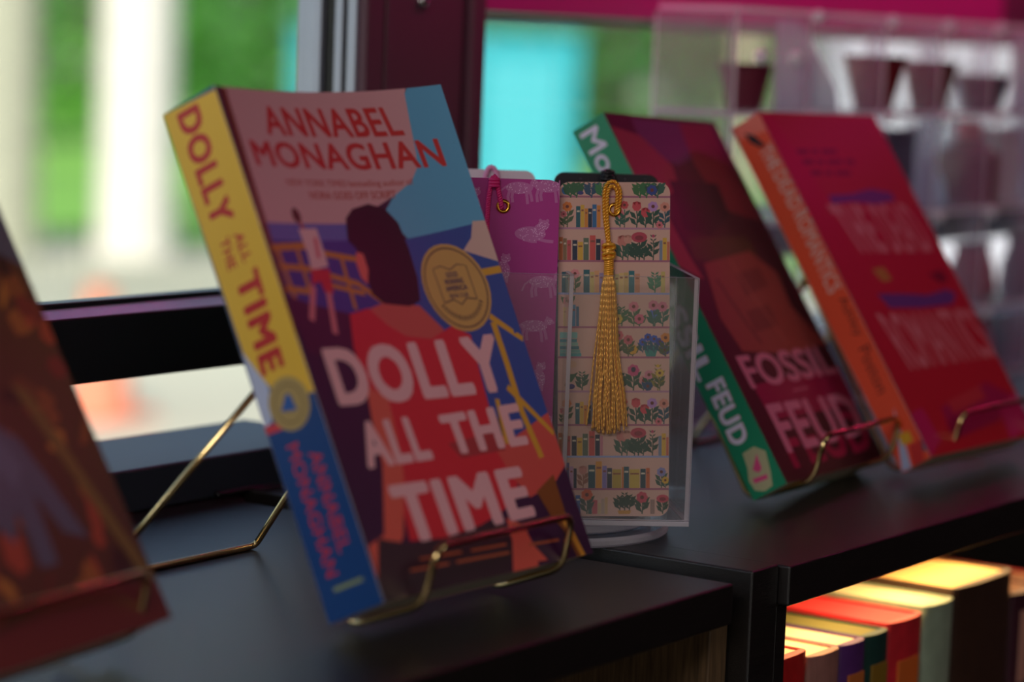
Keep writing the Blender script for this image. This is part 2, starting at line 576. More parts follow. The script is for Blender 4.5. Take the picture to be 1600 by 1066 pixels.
# ------------------------------------------------------------------ bookcases
def bookcase(name, label, parts):
    x0 = parts[0][1][0]
    r = empty(name, (x0, 0.54, -0.75))
    tag(r, label, 'bookcase')
    for nm, (a, b, c, d, e, f), m, bv in parts:
        MB().box(a-x0, b-x0, c-0.54, d-0.54, e+0.75, f+0.75).build(nm, m, r, bevel=bv)
    return r
bookcase('bookcase', 'black wooden bookcase whose top carries the easels of the blue-spined and the autumn-brown paperbacks', [
    ('top_board', (-0.35, 0.9655, 0.540, 0.8305, -0.0190, -0.001), M['black_wood'], 0.0012),
    ('side_panel', (0.9660, 0.9815, 0.551, 0.8215, -0.75, -0.0195), M['brown_wood'], 0.001),
    ('side_panel', (-0.365, -0.351, 0.545, 0.8305, -0.75, -0.001), M['black_wood'], 0.001),
    ('back_panel', (-0.35, 0.9655, 0.822, 0.8300, -0.75, -0.0195), M['black_wood'], 0),
    ('shelf_board', (-0.35, 0.9655, 0.545, 0.8215, -0.330, -0.312), M['black_wood'], 0.001)])
bookcase('bookcase', 'black wooden bookcase with warmly lit books under its pink-edged top', [
    ('top_board', (1.0073, 2.40, 0.5355, 0.8305, -0.0172, 0.001), M['black_wood'], 0.0010),
    ('side_panel', (0.9825, 1.0062, 0.5405, 0.8305, -0.75, 0.0016), M['black_wood'], 0.001),
    ('side_panel', (1.0066, 1.0165, 0.5410, 0.8215, -0.75, -0.0176), M['black_wood'], 0.0006),
    ('side_panel', (2.385, 2.40, 0.545, 0.8215, -0.75, -0.0176), M['black_wood'], 0.0006),
    ('back_panel', (1.017, 2.384, 0.822, 0.8300, -0.75, -0.0176), M['black_wood'], 0),
    ('shelf_board', (1.017, 2.384, 0.545, 0.8215, -0.330, -0.312), M['black_wood'], 0.001)])

# ------------------------------------------------------------------ books on the lower shelf
def hardcover(label, x0, x1, yf, ztop, cover, page='paper_flat', depth=0.15, spots=None, spine_pale=None):
    zb = -0.312
    r = empty('shelved_book', ((x0+x1)/2, yf, zb))
    tag(r, label, 'book', 'books on the lit lower shelf')
    w, h = (x1-x0)/2, ztop-zb
    t = 0.0016
    mb = MB()
    mb.box(-w, -w+t, 0.0, depth, 0, h).box(w-t, w, 0.0, depth, 0, h)
    # rounded spine
    pr = [(-w, 0.0)] + [(-w*math.cos(PI*k/8), -0.004*math.sin(PI*k/8)) for k in range(1, 8)] + [(w, 0.0), (w-t, t), (-w+t, t)]
    n = len(pr)
    mb.add([(x, y, 0) for x, y in pr]+[(x, y, h) for x, y in pr], [tuple(range(n)), tuple(range(2*n-1, n-1, -1))]+[(i, (i+1) % n, (i+1) % n+n, i+n) for i in range(n)])
    mb.build('cover', mat('cloth_cover', cover, 0.55, noise=(90, 0.15, (1, 1, 1))), r, bevel=0.0005)
    MB().box(-w+t, w-t, t, depth-0.003, 0.002, h-0.0012).build('page_block', M[page] if page in M else page, r)
    if spots:
        for k, (dz, hh, c) in enumerate(spots):
            MB().box(-w*0.6, w*0.6, -0.0045, -0.0030, h-dz-hh, h-dz).build('spine_label', mat('spine_label', c, 0.5), r, bevel=0.0004)
    return r
redpage = mat('red_page_edges', 'd0343a', 0.7)
olivepage = mat('olive_page_edges', '6e6a34', 0.8)
darkpage = mat('dark_page_edges', '5a3420', 0.8)
tanpage = mat('tan_page_edges', 'e0b070', 0.8)
hardcover('red shelved book, lowest of the row and next to the black post', 1.021, 1.064, 0.556, -0.049, 'c01c1c')
hardcover('mauve shelved book with pale page edges, between the small red and the purple book', 1.0665, 1.0975, 0.556, -0.0535, '9a6a60', spots=[(0.03, 0.05, 'd08a70')])
hardcover('purple shelved book with an orange patch on its spine', 1.0980, 1.1240, 0.556, -0.0535, '54286a', spots=[(0.015, 0.03, 'c06a30')])
hardcover('dark green shelved book with olive page edges', 1.1245, 1.1510, 0.557, -0.0535, '173a34', olivepage, spots=[(0.015, 0.02, '8a6a20'), (0.045, 0.02, '8a6a20')])
hardcover('tall bright red shelved book with red page edges', 1.1515, 1.1890, 0.557, -0.0515, 'c8222e', redpage, spots=[(0.02, 0.02, 'd86a28'), (0.06, 0.02, 'd86a28')])
hardcover('grey-green shelved book with cream page edges', 1.1925, 1.2260, 0.557, -0.0495, '93a58c')
hardcover('thick dark brown shelved book with tan page edges, tallest of the row', 1.2275, 1.3000, 0.557, -0.0455, '3a2418', tanpage)
hardcover('dark purple shelved book with a pale pink picture on its spine', 1.3020, 1.3420, 0.557, -0.0600, '3c1624', darkpage, spots=[(0.01, 0.04, 'c08a78')])
hardcover('dark red shelved book farthest along the lit row', 1.3440, 1.3900, 0.557, -0.0640, '8a1a24', darkpage)

# ------------------------------------------------------------------ cover art (mm on the cover and spine)
ART = {
 'dolly_cover': [
  ('p','d69ca2',[[4.8,210.0],[119.3,210.0],[117.7,207.6],[115.4,195.4],[112.8,181.0],[110.6,174.5],[104.5,168.5],[91.0,162.7],[76.8,158.0],[63.4,151.4],[0.5,152.0]]),
  ('p','5fa9d2',[[117.7,207.6],[119.9,210.0],[138.0,210.0],[138.0,176.6],[138.0,147.3],[111.2,144.4],[90.6,143.6],[81.5,155.5],[91.0,162.7],[104.5,168.5],[110.6,174.5],[112.8,181.0],[115.4,195.4]]),
  ('p','2d4f9e',[[85.4,143.4],[111.7,145.5],[138.0,147.7],[138.0,126.9],[138.0,70.5],[138.0,42.7],[116.0,47.8],[104.5,66.0],[96.0,89.4],[79.1,107.7]]),
  ('p','dcb4aa',[[131.0,148.3],[138.0,147.8],[138.0,129.3],[120.4,136.1],[127.2,141.1]]),
  ('p','6163b0',[[1.5,153.0],[57.6,151.9],[54.8,144.2],[1.0,144.9]]),
  ('p','3a3a8e',[[0.7,145.9],[55.9,144.7],[60.3,114.5],[41.6,110.1],[6.9,114.3],[1.5,127.5]]),
  ('p','7a3a22',[[3.4,209.1],[7.5,209.4],[3.5,119.6],[0,106.7],[0,119.8]]),
  ('l','c8772c',[[3.1,142.5],[26.3,143.2]],3.0),
  ('l','c8772c',[[34.8,139.8],[55.6,136.4],[62.4,133.9]],2.6),
  ('l','c8772c',[[4.5,134.8],[21.2,133.6],[50.1,126.1],[58.9,119.6],[70.2,113.9]],2.6),
  ('l','c8772c',[[3.8,125.7],[18.2,124.0]],2.6),
  ('l','c8772c',[[30.0,126.9],[52.0,121.9]],2.2),
  ('l','c8772c',[[6.0,142.5],[7.3,115.1]],2.4),
  ('l','c8772c',[[18.9,143.3],[17.7,119.2]],2.2),
  ('l','c8772c',[[45.2,138.4],[42.8,115.5]],2.2),
  ('p','4a1c3c',[[0,123.6],[13.7,119.4],[43.0,112.8],[41.1,93.9],[17.4,95.4],[3.6,100.1]]),
  ('e','5a2a20',[26.0,155.9],2.6,3.4),
  ('l','b0524a',[[26.2,153.2],[28.1,149.7]],2.2),
  ('p','e6aab2',[[24.2,150.2],[35.9,150.4],[35.7,143.0],[35.2,134.3],[23.6,132.7],[24.6,140.0]]),
  ('l','d8606a',[[32.9,146.4],[30.8,137.7]],2.2),
  ('p','d33038',[[23.5,133.2],[35.0,133.2],[32.3,122.7],[27.3,123.5],[26.5,128.1],[20.4,126.6]]),
  ('l','dc7480',[[21.0,126.3],[12.8,112.2]],3.2),
  ('l','dc7480',[[29.4,123.4],[24.7,106.1]],3.2),
  ('p','d2574e',[[41.7,113.4],[60.9,117.3],[82.8,114.7],[92.6,103.2],[83.4,99.5],[67.9,101.8],[58.2,107.5]]),
  ('p','28101a',[[56.7,154.2],[62.9,158.2],[73.9,160.1],[82.7,157.7],[87.9,150.9],[88.6,139.5],[87.7,126.7],[84.3,116.8],[76.8,114.8],[61.6,116.9],[56.2,121.4],[56.7,128.6],[58.6,136.8],[56.7,140.8],[53.1,144.8]]),
  ('p','e8635a',[[55.7,139.7],[59.6,138.7],[59.2,131.8],[55.6,125.6],[53.0,128.5],[53.1,134.8]]),
  ('p','dc2f37',[[37.8,113.8],[50.7,115.6],[59.1,107.7],[68.1,102.4],[82.9,100.1],[97.7,104.4],[107.3,99.6],[104.9,82.8],[102.9,66.2],[106.0,49.1],[102.9,30.0],[85.8,24.0],[57.3,18.3],[26.1,20.7],[30.1,41.6],[35.1,67.6],[33.0,86.4],[32.8,99.8]]),
  ('p','e2604f',[[32.4,83.8],[43.2,78.1],[39.3,56.5],[35.5,45.0],[23.3,22.9],[12.1,14.1],[0.6,7.4],[1.3,22.0],[12.6,25.1],[25.6,52.1],[28.7,70.8]]),
  ('p','d9544a',[[138.0,61.7],[138.0,46.9],[138.0,38.4],[127.4,31.8],[108.8,28.1],[102.0,37.8],[98.0,50.0],[98.0,57.8],[110.5,53.5]]),
  ('p','b03a3a',[[69.9,56.0],[100.0,57.6],[104.0,49.3],[74.6,49.4]]),
  ('p','e8604f',[[88.9,21.9],[98.3,17.9],[100.4,8.5],[106.1,1.4],[99.3,1.8],[98.9,0],[81.4,0],[87.7,12.2]]),
  ('p','8a4d1c',[[114.1,29.9],[128.5,35.6],[127.9,16.9],[130.4,0],[126.1,0],[122.9,12.0],[117.4,19.7]]),
  ('p','e09a34',[[123.9,15.5],[127.9,16.1],[132.1,0],[128.8,0]]),
  ('l','dca032',[[123.6,125.4],[144.5,125.9]],3.2),
  ('l','dca032',[[122.6,106.5],[138.0,94.5]],3.0),
  ('l','dca032',[[123.2,103.6],[123.1,86.5],[122.2,64.0],[124.8,43.4]],3.4),
  ('l','dca032',[[118.4,75.4],[137.9,52.4]],3.0),
  ('l','dca032',[[109.6,71.1],[106.2,51.8]],2.6),
  ('e','d0a05a',[108.5,120.5],19.5,19.5),
  ('ring','5a3a3a',[108.5,120.5],17.2,17.9),
  ('p','3a2a30',[[8.2,24.1],[25.6,19.7],[49.5,19.1],[84.9,22.4],[87.7,12.2],[79.8,0],[1.1,0],[0.2,8.2]]),
  ('t','ANNABEL','c9302c',[[26.0,190.6],[110.4,189.1],[108.2,202.4],[26.3,203.0]],0.028),
  ('t','MONAGHAN','c9302c',[[11.6,177.0],[127.4,173.6],[127.0,186.5],[11.4,187.8]],0.028),
  ('t','NEW YORK TIMES bestselling author of','b84a3c',[[26.9,167.9],[105.3,166.2],[105.5,169.9],[27.3,171.7]],0.01),
  ('t','NORA GOES OFF SCRIPT','b84a3c',[[39.3,163.0],[92.5,161.8],[93.0,165.2],[39.4,166.3]],0.02),
  ('t','DOLLY','efb3b8',[[11.7,76.9],[119.8,73.3],[121.0,99.0],[12.2,100.9]],0.05),
  ('t','ALL','efb3b8',[[16.3,51.2],[57.9,50.8],[57.4,69.5],[17.3,69.9]],0.05),
  ('t','THE','efb3b8',[[69.7,51.1],[119.6,49.9],[121.3,68.0],[69.4,68.1]],0.05),
  ('t','TIME','efb3b8',[[23.9,19.4],[108.7,20.1],[109.3,41.7],[23.8,43.4]],0.05),
  ('p','c06038',[[28.3,13.6],[54.3,12.9],[54.1,11.8],[28.2,12.6]]),
  ('p','c06038',[[60.3,12.5],[83.3,12.0],[83.1,11.0],[60.2,11.5]]),
  ('p','c06038',[[20.5,10.1],[44.2,9.5],[44.1,8.5],[20.4,9.1]]),
  ('p','c06038',[[49.1,9.4],[83.4,8.5],[83.3,7.4],[48.9,8.3]]),
  ('p','c06038',[[97.6,9.7],[117.7,9.1],[117.6,8.0],[97.5,8.7]]),
 ],
 'dolly_spine': [
  ('p','0f4486',[[1.6,106.6],[29.3,101.4],[29.3,85.4],[29.3,0],[0.6,0.6]]),
  ('p','f2c441',[[0,210.0],[29.3,208.2],[29.3,84.0],[12.5,86.9],[4.1,101.7],[1.3,109.8]]),
  ('p','c3cdea',[[0.9,110.7],[4.4,102.4],[8.4,93.6],[4.4,80.6],[0,79.3]]),
  ('p','d8404c',[[0,80.0],[8.4,79.2],[8.3,75.9],[0,76.6]]),
  ('t','DOLLY','c8282e',[[6.3,207.2],[6.2,159.3],[18.8,159.3],[18.9,207.2]],0.055),
  ('t','ALL','c8282e',[[15.0,153.5],[15.7,141.4],[20.7,141.4],[20.0,153.5]],0.04),
  ('t','THE','c8282e',[[7.6,154.1],[7.0,141.3],[12.0,141.3],[12.6,154.1]],0.04),
  ('t','TIME','c8282e',[[9.1,138.0],[6.8,97.9],[19.4,97.9],[21.6,138.0]],0.055),
  ('e','b59c62',[15.5,84.0],10.5,10.5),
  ('ring','7a6a3c',[15.5,84.0],7.0,7.5),
  ('p','2a5fae',[[10.5,82.4],[15.4,87.9],[17.2,87.2],[18.5,80.6]]),
  ('t','ANNABEL','c8324a',[[16.8,63.5],[15.9,23.4],[22.4,23.4],[23.2,63.5]],0.015),
  ('t','MONAGHAN','c8324a',[[7.2,69.4],[6.1,16.6],[12.6,16.6],[13.7,69.4]],0.015),
  ('p','8a9a70',[[7.5,12.5],[23.1,12.2],[23.0,10.5],[7.8,10.7]]),
 ],
 'fossil_cover': [
  ('p','4a1820',[[3.9,210.0],[140.4,209.3],[147.0,0],[0,0]]),
  ('p','6b3a66',[[31.4,207.8],[106.9,207.6],[109.6,190.1],[63.9,180.4],[30.7,188.0]]),
  ('p','8e2a30',[[93.2,207.1],[137.0,207.9],[142.2,146.6],[95.8,154.4],[86.9,181.7]]),
  ('p','a83c40',[[2.0,202.1],[32.7,197.6],[55.3,180.2],[49.3,165.6],[17.7,160.8],[0,168.7],[0,187.1]]),
  ('p','b8444c',[[0,164.9],[15.3,158.5],[18.7,128.2],[22.9,113.3],[0.3,121.1],[0,139.5]]),
  ('p','2c0e16',[[41.3,171.2],[105.0,170.2],[100.3,150.5],[59.7,138.3],[30.1,142.2]]),
  ('p','5a3a20',[[28.9,137.3],[108.5,138.0],[113.0,126.1],[51.2,123.2],[23.7,125.2]]),
  ('p','a8463e',[[33.1,122.4],[102.5,129.0],[127.8,114.9],[123.0,95.3],[146.3,70.8],[92.9,67.2],[26.4,72.1],[19.0,91.4]]),
  ('p','8a3430',[[69.2,116.1],[104.8,119.2],[104.7,107.6],[67.1,102.8]]),
  ('p','8a3430',[[56.4,93.8],[92.1,97.1],[90.3,84.1],[55.5,81.8]]),
  ('l','7a2c2c',[[39.4,113.0],[47.9,90.3],[56.4,75.1]],3),
  ('l','c05a50',[[69.2,123.7],[77.9,100.6],[91.1,73.4]],2),
  ('p','a8174a',[[18.1,53.3],[147.0,57.3],[147.0,33.5],[20.2,33.3]]),
  ('t','FOSSIL','e884a4',[[14.5,51],[143,53],[142,70],[13.5,70]],0.03),
  ('t','FEUD','b5184c',[[19,6],[142,7],[142,31],[21,32]],0.035),
  ('t','FEUD','e884a4',[[20,14.5],[142,16],[142,41],[21,42]],0.03),
  ('p','d86a8a',[[66.7,47.6],[89.8,48.0],[89.3,46.9],[66.3,46.5]]),
 ],
 'fossil_spine': [
  ('p','0d8a62',[[0,210.0],[20.0,210.0],[20.0,0],[0,0.2]]),
  ('t','Mo','ddd0ea',[[2.8,206.4],[3.8,182.8],[14.8,182.8],[13.8,206.4]],0.015),
  ('t','FOSSIL','f078a8',[[2.3,133.3],[1.3,65.2],[11.9,65.2],[12.9,133.3]],0.05),
  ('t','FOSSIL','e6dcf0',[[2.5,133.3],[1.5,65.2],[11.7,65.2],[12.7,133.3]],0.04),
  ('t','FEUD','f078a8',[[4.0,62.4],[2.2,27.9],[12.8,27.9],[14.6,62.4]],0.05),
  ('t','FEUD','e6dcf0',[[4.2,62.4],[2.4,27.9],[12.6,27.9],[14.4,62.4]],0.04),
  ('p','b9b58c',[[5.9,23.4],[13.0,23.8],[17.5,19.1],[15.1,8.9],[12.7,2.3],[7.7,1.6],[3.2,4.1],[2.4,9.8],[4.8,15.7]]),
  ('p','e04a86',[[6.8,13.7],[12.6,20.1],[11.6,12.4],[9.3,11.1]]),
  ('p','e04a86',[[4.7,9.8],[12.7,8.7],[12.2,6.5],[4.6,7.3]]),
 ],
 'red_cover': [
  ('p','c41c26',[[10.0,210.0],[132.5,206.8],[140.0,0.7],[0,0]]),
  ('p','c22a1c',[[13.7,210.0],[132.5,206.8],[139.4,146.6],[28.9,156.8]]),
  ('p','c61e5c',[[0,25.1],[17.2,27.7],[20.7,8.2],[0,0],[0,0]]),  # this and the next magenta patches put the strip light's tint into the ink
  ('p','a8184c',[[39.0,25.8],[108.3,35.7],[132.4,25.6],[99.9,12.3],[35.2,6.8]]),
  ('p','c8343a',[[50.2,28.7],[98.3,34.5],[98.2,26.5],[50.1,20.9]]),
  ('p','cc2868',[[108.0,19.6],[140.0,27.1],[140.0,6.1],[103.6,0]]),
  ('p','7d1418',[[22.4,186.7],[35.9,186.8],[34.3,183.5],[20.9,183.5]]),
  ('p','7d1418',[[39.7,186.8],[47.2,186.8],[45.7,183.5],[38.1,183.5]]),
  ('p','7d1418',[[51.1,186.8],[69.7,186.8],[68.0,183.5],[49.5,183.5]]),
  ('p','7d1418',[[23.1,180.3],[36.6,180.2],[35.0,177.0],[21.6,177.0]]),
  ('p','7d1418',[[40.4,180.2],[47.9,180.2],[46.4,176.9],[38.8,177.0]]),
  ('p','7d1418',[[51.8,180.2],[70.3,180.2],[68.7,176.9],[50.2,176.9]]),
  ('p','7d1418',[[74.3,180.2],[85.3,180.2],[83.7,176.8],[72.6,176.9]]),
  ('p','7d1418',[[26.4,173.4],[39.9,173.3],[38.4,170.1],[24.9,170.2]]),
  ('p','7d1418',[[43.7,173.3],[51.3,173.2],[49.8,170.0],[42.2,170.0]]),
  ('p','7d1418',[[55.1,173.2],[73.8,173.1],[72.2,169.8],[53.6,169.9]]),
  ('p','5c3a88',[[32.7,157.6],[60.7,158.0],[87.4,160.9],[110.7,158.1],[111.4,153.1],[85.7,151.0],[56.1,153.1],[31.9,151.9]]),
  ('t','THE','dc7a82',[[33.1,121.4],[71.1,120.1],[63.8,151.4],[24.4,152.1]],0.05),
  ('t','DEAD','dc7a82',[[78.9,119.8],[129.6,118.9],[122.1,151.2],[71.5,151.2]],0.02),
  ('p','5c3a88',[[31.5,96.1],[61.5,94.6],[91.8,92.3],[118.0,94.7],[128.1,91.3],[116.6,85.2],[76.0,85.0],[38.1,87.0]]),
  ('p','7a1018',[[104.8,104.8],[124.4,107.3],[127.5,100.5],[115.2,98.6]]),
  ('p','b87a2a',[[39.7,110.8],[54.8,111.8],[57.8,103.6],[45.7,102.6]]),
  ('t','ROMANTICS','dc7a82',[[26.7,49.3],[141.2,49.7],[133.7,81.8],[17.5,85.0]],0.02),
 ],
 'red_spine': [
  ('p','ea5433',[[0.9,210.0],[19.0,209.6],[15.4,0],[0,0.3]]),
  ('p','f07a6a',[[1.9,210.0],[19.0,209.4],[19.0,198.6],[1.4,202.5]]),
  ('p','1a1420',[[6.0,204.2],[10.7,200.3],[14.1,191.9],[11.4,191.9],[6.6,197.9]]),
  ('t','THE','e0b4ac',[[9.1,191.7],[9.8,177.7],[17.8,177.7],[17.1,191.7]],0.04),
  ('t','DEAD','e0b4ac',[[9.7,175.6],[10.2,152.7],[18.6,152.7],[18.1,175.6]],0.02),
  ('t','ROMANTICS','e0b4ac',[[10.1,150.6],[7.9,102.8],[16.9,102.8],[19.1,150.6]],0.02),
  ('t','Ashley','5c1616',[[10.2,98.2],[9.6,75.3],[16.6,75.3],[17.2,98.2]],0.0),
  ('t','Poston','5c1616',[[9.1,69.0],[7.6,42.5],[14.6,42.5],[16.1,69.0]],0.0),
  ('p','a8b4d8',[[12.4,32.6],[9.4,15.1],[6.2,0],[0,0.7]]),
  ('p','d8a428',[[7.4,19.1],[14.4,17.9],[14.1,12.0],[7.1,12.5]]),
  ('p','1a5a78',[[19.0,9.5],[17.7,11.7],[16.0,5.8],[18.4,3.9]]),
  ('p','c83030',[[10.4,10.8],[18.7,10.5],[14.4,0],[7.7,0.0]]),
 ],
}


def bend(u, v):
    return v*(-0.024*u*(1-u) + 0.0040*u**4)

def book_matrix(x, y, z, yaw, tilt, rol):
    a = Vector((math.cos(yaw), math.sin(yaw), 0))
    bk = Vector((-math.sin(yaw), math.cos(yaw), 0))
    Z = Vector((0, 0, 1))
    b = math.cos(tilt)*Z + math.sin(tilt)*bk
    n = math.cos(tilt)*bk - math.sin(tilt)*Z
    c, s = math.cos(rol), math.sin(rol)
    a, b = c*a + s*b, -s*a + c*b
    n = -n
    return Matrix(((a.x, b.x, n.x, x), (a.y, b.y, n.y, y), (a.z, b.z, n.z, z), (0, 0, 0, 1)))

def paperback(name, label, pose, W, H, T, cover_base, cover_art, spine_base, spine_art, back_color, bent=False):
    r = empty(name, matrix=book_matrix(*pose))
    tag(r, label, 'book', 'paperbacks on gold easels')
    f = (lambda x, y: bend(x/W/1000, y/H/1000)) if bent else (lambda x, y: 0.0)
    xs = [i*4.0 for i in range(1, int(W*250))] if bent else ()
    ys = [i*10.5 for i in range(1, 20)] if bent else ()
    Wm, Hm, Tm = W*1000, H*1000, T*1000
    sheet('front_cover', [(0, 0), (Wm, 0), (Wm, Hm), (0, Hm)], cover_base, cover_art, lambda x, y, h: (x/1000, y/1000, f(x, y)+h), M['cover_print'], r, xs, ys)
    sheet('spine', [(0, 0), (Tm, 0), (Tm, Hm), (0, Hm)], spine_base, spine_art, lambda x, y, h: (-h-0.0, y/1000, x/1000-T), M['cover_print'], r)
    sheet('back_cover', [(0, 0), (Wm, 0), (Wm, Hm), (0, Hm)], back_color, [], lambda x, y, h: (x/1000, y/1000, -T-h), M['cover_print'], r)
    # page block follows the bend of the cover
    nx, ny = 28, 10
    V, F = [], []
    e = 0.0005
    for j in range(ny+1):
        for i in range(nx+1):
            x, y = 0.0006+(W-0.002)*i/nx, 0.0004+(H-0.0008)*j/ny
            V.append((x, y, f(x*1000, y*1000)-e))
    for j in range(ny+1):
        for i in range(nx+1):
            x, y = 0.0006+(W-0.002)*i/nx, 0.0004+(H-0.0008)*j/ny
            V.append((x, y, -T+e))
    q = (nx+1)*(ny+1)
    g = lambda i, j: j*(nx+1)+i
    for j in range(ny):
        for i in range(nx):
            F.append((g(i, j), g(i+1, j), g(i+1, j+1), g(i, j+1)))
            F.append((q+g(i, j), q+g(i, j+1), q+g(i+1, j+1), q+g(i+1, j)))
    for i in range(nx):
        F.append((g(i, 0), q+g(i, 0), q+g(i+1, 0), g(i+1, 0)))
        F.append((g(i, ny), g(i+1, ny), q+g(i+1, ny), q+g(i, ny)))
    for j in range(ny):
        F.append((g(0, j), g(0, j+1), q+g(0, j+1), q+g(0, j)))
        F.append((g(nx, j), q+g(nx, j), q+g(nx, j+1), g(nx, j+1)))
    mb = MB()
    mb.add(V, F)
    mb.build('page_block', M['paper'], r)
    return r

DL, DR = -0.0010, 0.0010
rnd = random.Random(19)
autumn_art = []
for k in range(170):
    x, y, a = rnd.uniform(0, 140), rnd.uniform(0, 210), rnd.uniform(0, PI)
    w, h = rnd.uniform(3, 13), rnd.uniform(2, 7)
    c = rnd.choice(('2a1810', '3a2014', '54301a', '6e3c1e', '8a4a22', 'a05a28', 'a8442a', '7a2a20', 'b8702e'))
    autumn_art.append(('p', c, [(x+w*math.cos(t)*math.cos(a)-h*math.sin(t)*math.sin(a)*rnd.uniform(.7, 1.3), y+w*math.cos(t)*math.sin(a)+h*math.sin(t)*math.cos(a)*rnd.uniform(.7, 1.3)) for t in (0, 1, 2, 3, 4, 5.2)]))
autumn_art += [('p', '56566a', [(62, 52), (70, 74), (84, 84), (96, 76), (104, 58), (112, 36), (100, 40), (92, 56), (90, 30), (80, 30), (80, 52), (72, 40)]),
               ('p', '62627a', [(76, 70), (86, 78), (92, 66), (84, 58)]), ('p', '54586c', [(118, 150), (140, 138), (140, 176), (128, 186)]),
               ('p', '6a2a1e', [(0, 0), (140, 0), (140, 14), (96, 20), (40, 12), (0, 18)]), ('p', '7a5a2a', [(104, 96), (112, 92), (140, 16), (134, 14)])]
# seal of the book club on the blue-spined paperback
(sx, sy) = [it for it in ART['dolly_cover'] if it[0] == 'ring'][0][2]
seal = [('l', '5a4440', [(sx-10, sy-6), (sx-10, sy+9), (sx-5, sy+10), (sx, sy+8), (sx+5, sy+10), (sx+10, sy+9), (sx+10, sy-6)], 0.5),
        ('l', '5a4440', [(sx-10, sy-6), (sx-4, sy-5), (sx, sy-7.5), (sx+4, sy-5), (sx+10, sy-6)], 0.6),
        ('t', 'GOOD', '4a3a5a', [(sx-3.5, sy+4.6), (sx+3.5, sy+4.6), (sx+3.5, sy+7.0), (sx-3.5, sy+7.0)], 0.05),
        ('t', 'MORNING', '4a3a5a', [(sx-5.5, sy+1.6), (sx+5.5, sy+1.6), (sx+5.5, sy+4.0), (sx-5.5, sy+4.0)], 0.05),
        ('t', 'AMERICA', '4a3a5a', [(sx-6.5, sy-1.4), (sx+6.5, sy-1.4), (sx+6.5, sy+1.0), (sx-6.5, sy+1.0)], 0.05),
        ('t', 'BOOK CLUB', '4a3a5a', [(sx-5.5, sy-4.4), (sx+5.5, sy-4.4), (sx+5.5, sy-2.4), (sx-5.5, sy-2.4)], 0.03)]
for k in range(17):
    a = math.radians(212+k*7.2)
    seal.append(('l', '4a3a3a', [(sx+12.6*math.cos(a), sy+12.6*math.sin(a)), (sx+14.6*math.cos(a), sy+14.6*math.sin(a))], 0.8))
dart = []
for it in ART['dolly_cover']:
    dart.append(it)
    if it[0] == 'ring':
        dart += seal
paperback('paperback', 'thick paperback with yellow and blue spine, woman in red dress on its cover',
          (0.76159, 0.57436, 0.01817+DL, -0.02788, 0.45288, 0.00071), 0.138, 0.210, 0.0293, '3b1d3e', dart, '0f4486', ART['dolly_spine'], 'd9a59f', bent=True)
paperback('paperback', 'dark maroon paperback with a green spine and pink title letters',
          (1.1249, 0.60221, 0.01516+DR, 0.15621, 0.56067, -0.04938), 0.147, 0.210, 0.0200, '4a1820', ART['fossil_cover'], '0d8a62', ART['fossil_spine'], '0d8a62')
paperback('paperback', 'bright red paperback with an orange spine, leaning behind the maroon one',
          (1.243, 0.58081, 0.01798+DR, 0.01162, 0.57685, -0.01546), 0.140, 0.210, 0.0190, 'c41c26', ART['red_cover'], 'ea5433', ART['red_spine'], 'c41c26')
paperback('paperback', 'brown and orange autumn-coloured paperback cut off by the photo edge, nearest the viewer',
          (0.5497, 0.5905, 0.0182+DL, 0.165, 0.50, 0.0), 0.140, 0.210, 0.026, '54301a', autumn_art, '4a2814', [], '4a2814')

# ------------------------------------------------------------------ gold wire easels
def easel(label, x, y, z, yaw, bt):
    r = empty('book_easel', (x, y, z), yaw)
    tag(r, label, 'book easel', 'gold wire easels')
    w = 0.0015
    zt = 0.100
    yt = zt*math.tan(bt)
    L = [(-0.036, yt, zt), (-0.0487, 0.0006, w), (-0.0487, -0.0339, w+0.0133), (-0.0473, -0.0390, w+0.0361),
         (0.0473, -0.0390, w+0.0361), (0.0487, -0.0339, w+0.0133), (0.0487, 0.0006, w), (0.036, yt, zt)]
    MB().tube(fillet(L, 0.007, 7, closed=True), w, 12, closed=True).build('front_frame', M['gold_wire'], r, smooth=True)
    B = [(-0.033, yt+0.0032, zt-0.002), (-0.0508, 0.129, w), (0.0508, 0.129, w), (0.033, yt+0.0032, zt-0.002)]
    MB().tube(fillet(B, 0.004, 6), w, 12).build('rear_leg', M['gold_wire'], r, smooth=True)
    for s in (-1, 1):
        MB().tube([(s*0.033-0.004, yt+0.0015, zt-0.001), (s*0.033+0.004, yt+0.0015, zt-0.001)], 0.0030, 12).build('hinge', M['gold_wire'], r, smooth=False)
    return r
easel('gold wire easel under the thick yellow and blue paperback', 0.8285, 0.6048, DL, 0.0134, 0.44)
easel('gold wire easel under the maroon paperback with the green spine', 1.1903, 0.6347, DR, 0.0598, 0.56)
easel('gold wire easel under the bright red paperback', 1.3294, 0.6201, DR, -0.0161, 0.577)
easel('gold wire easel under the autumn-brown paperback', 0.6204, 0.6440, DL, 0.12, 0.50)

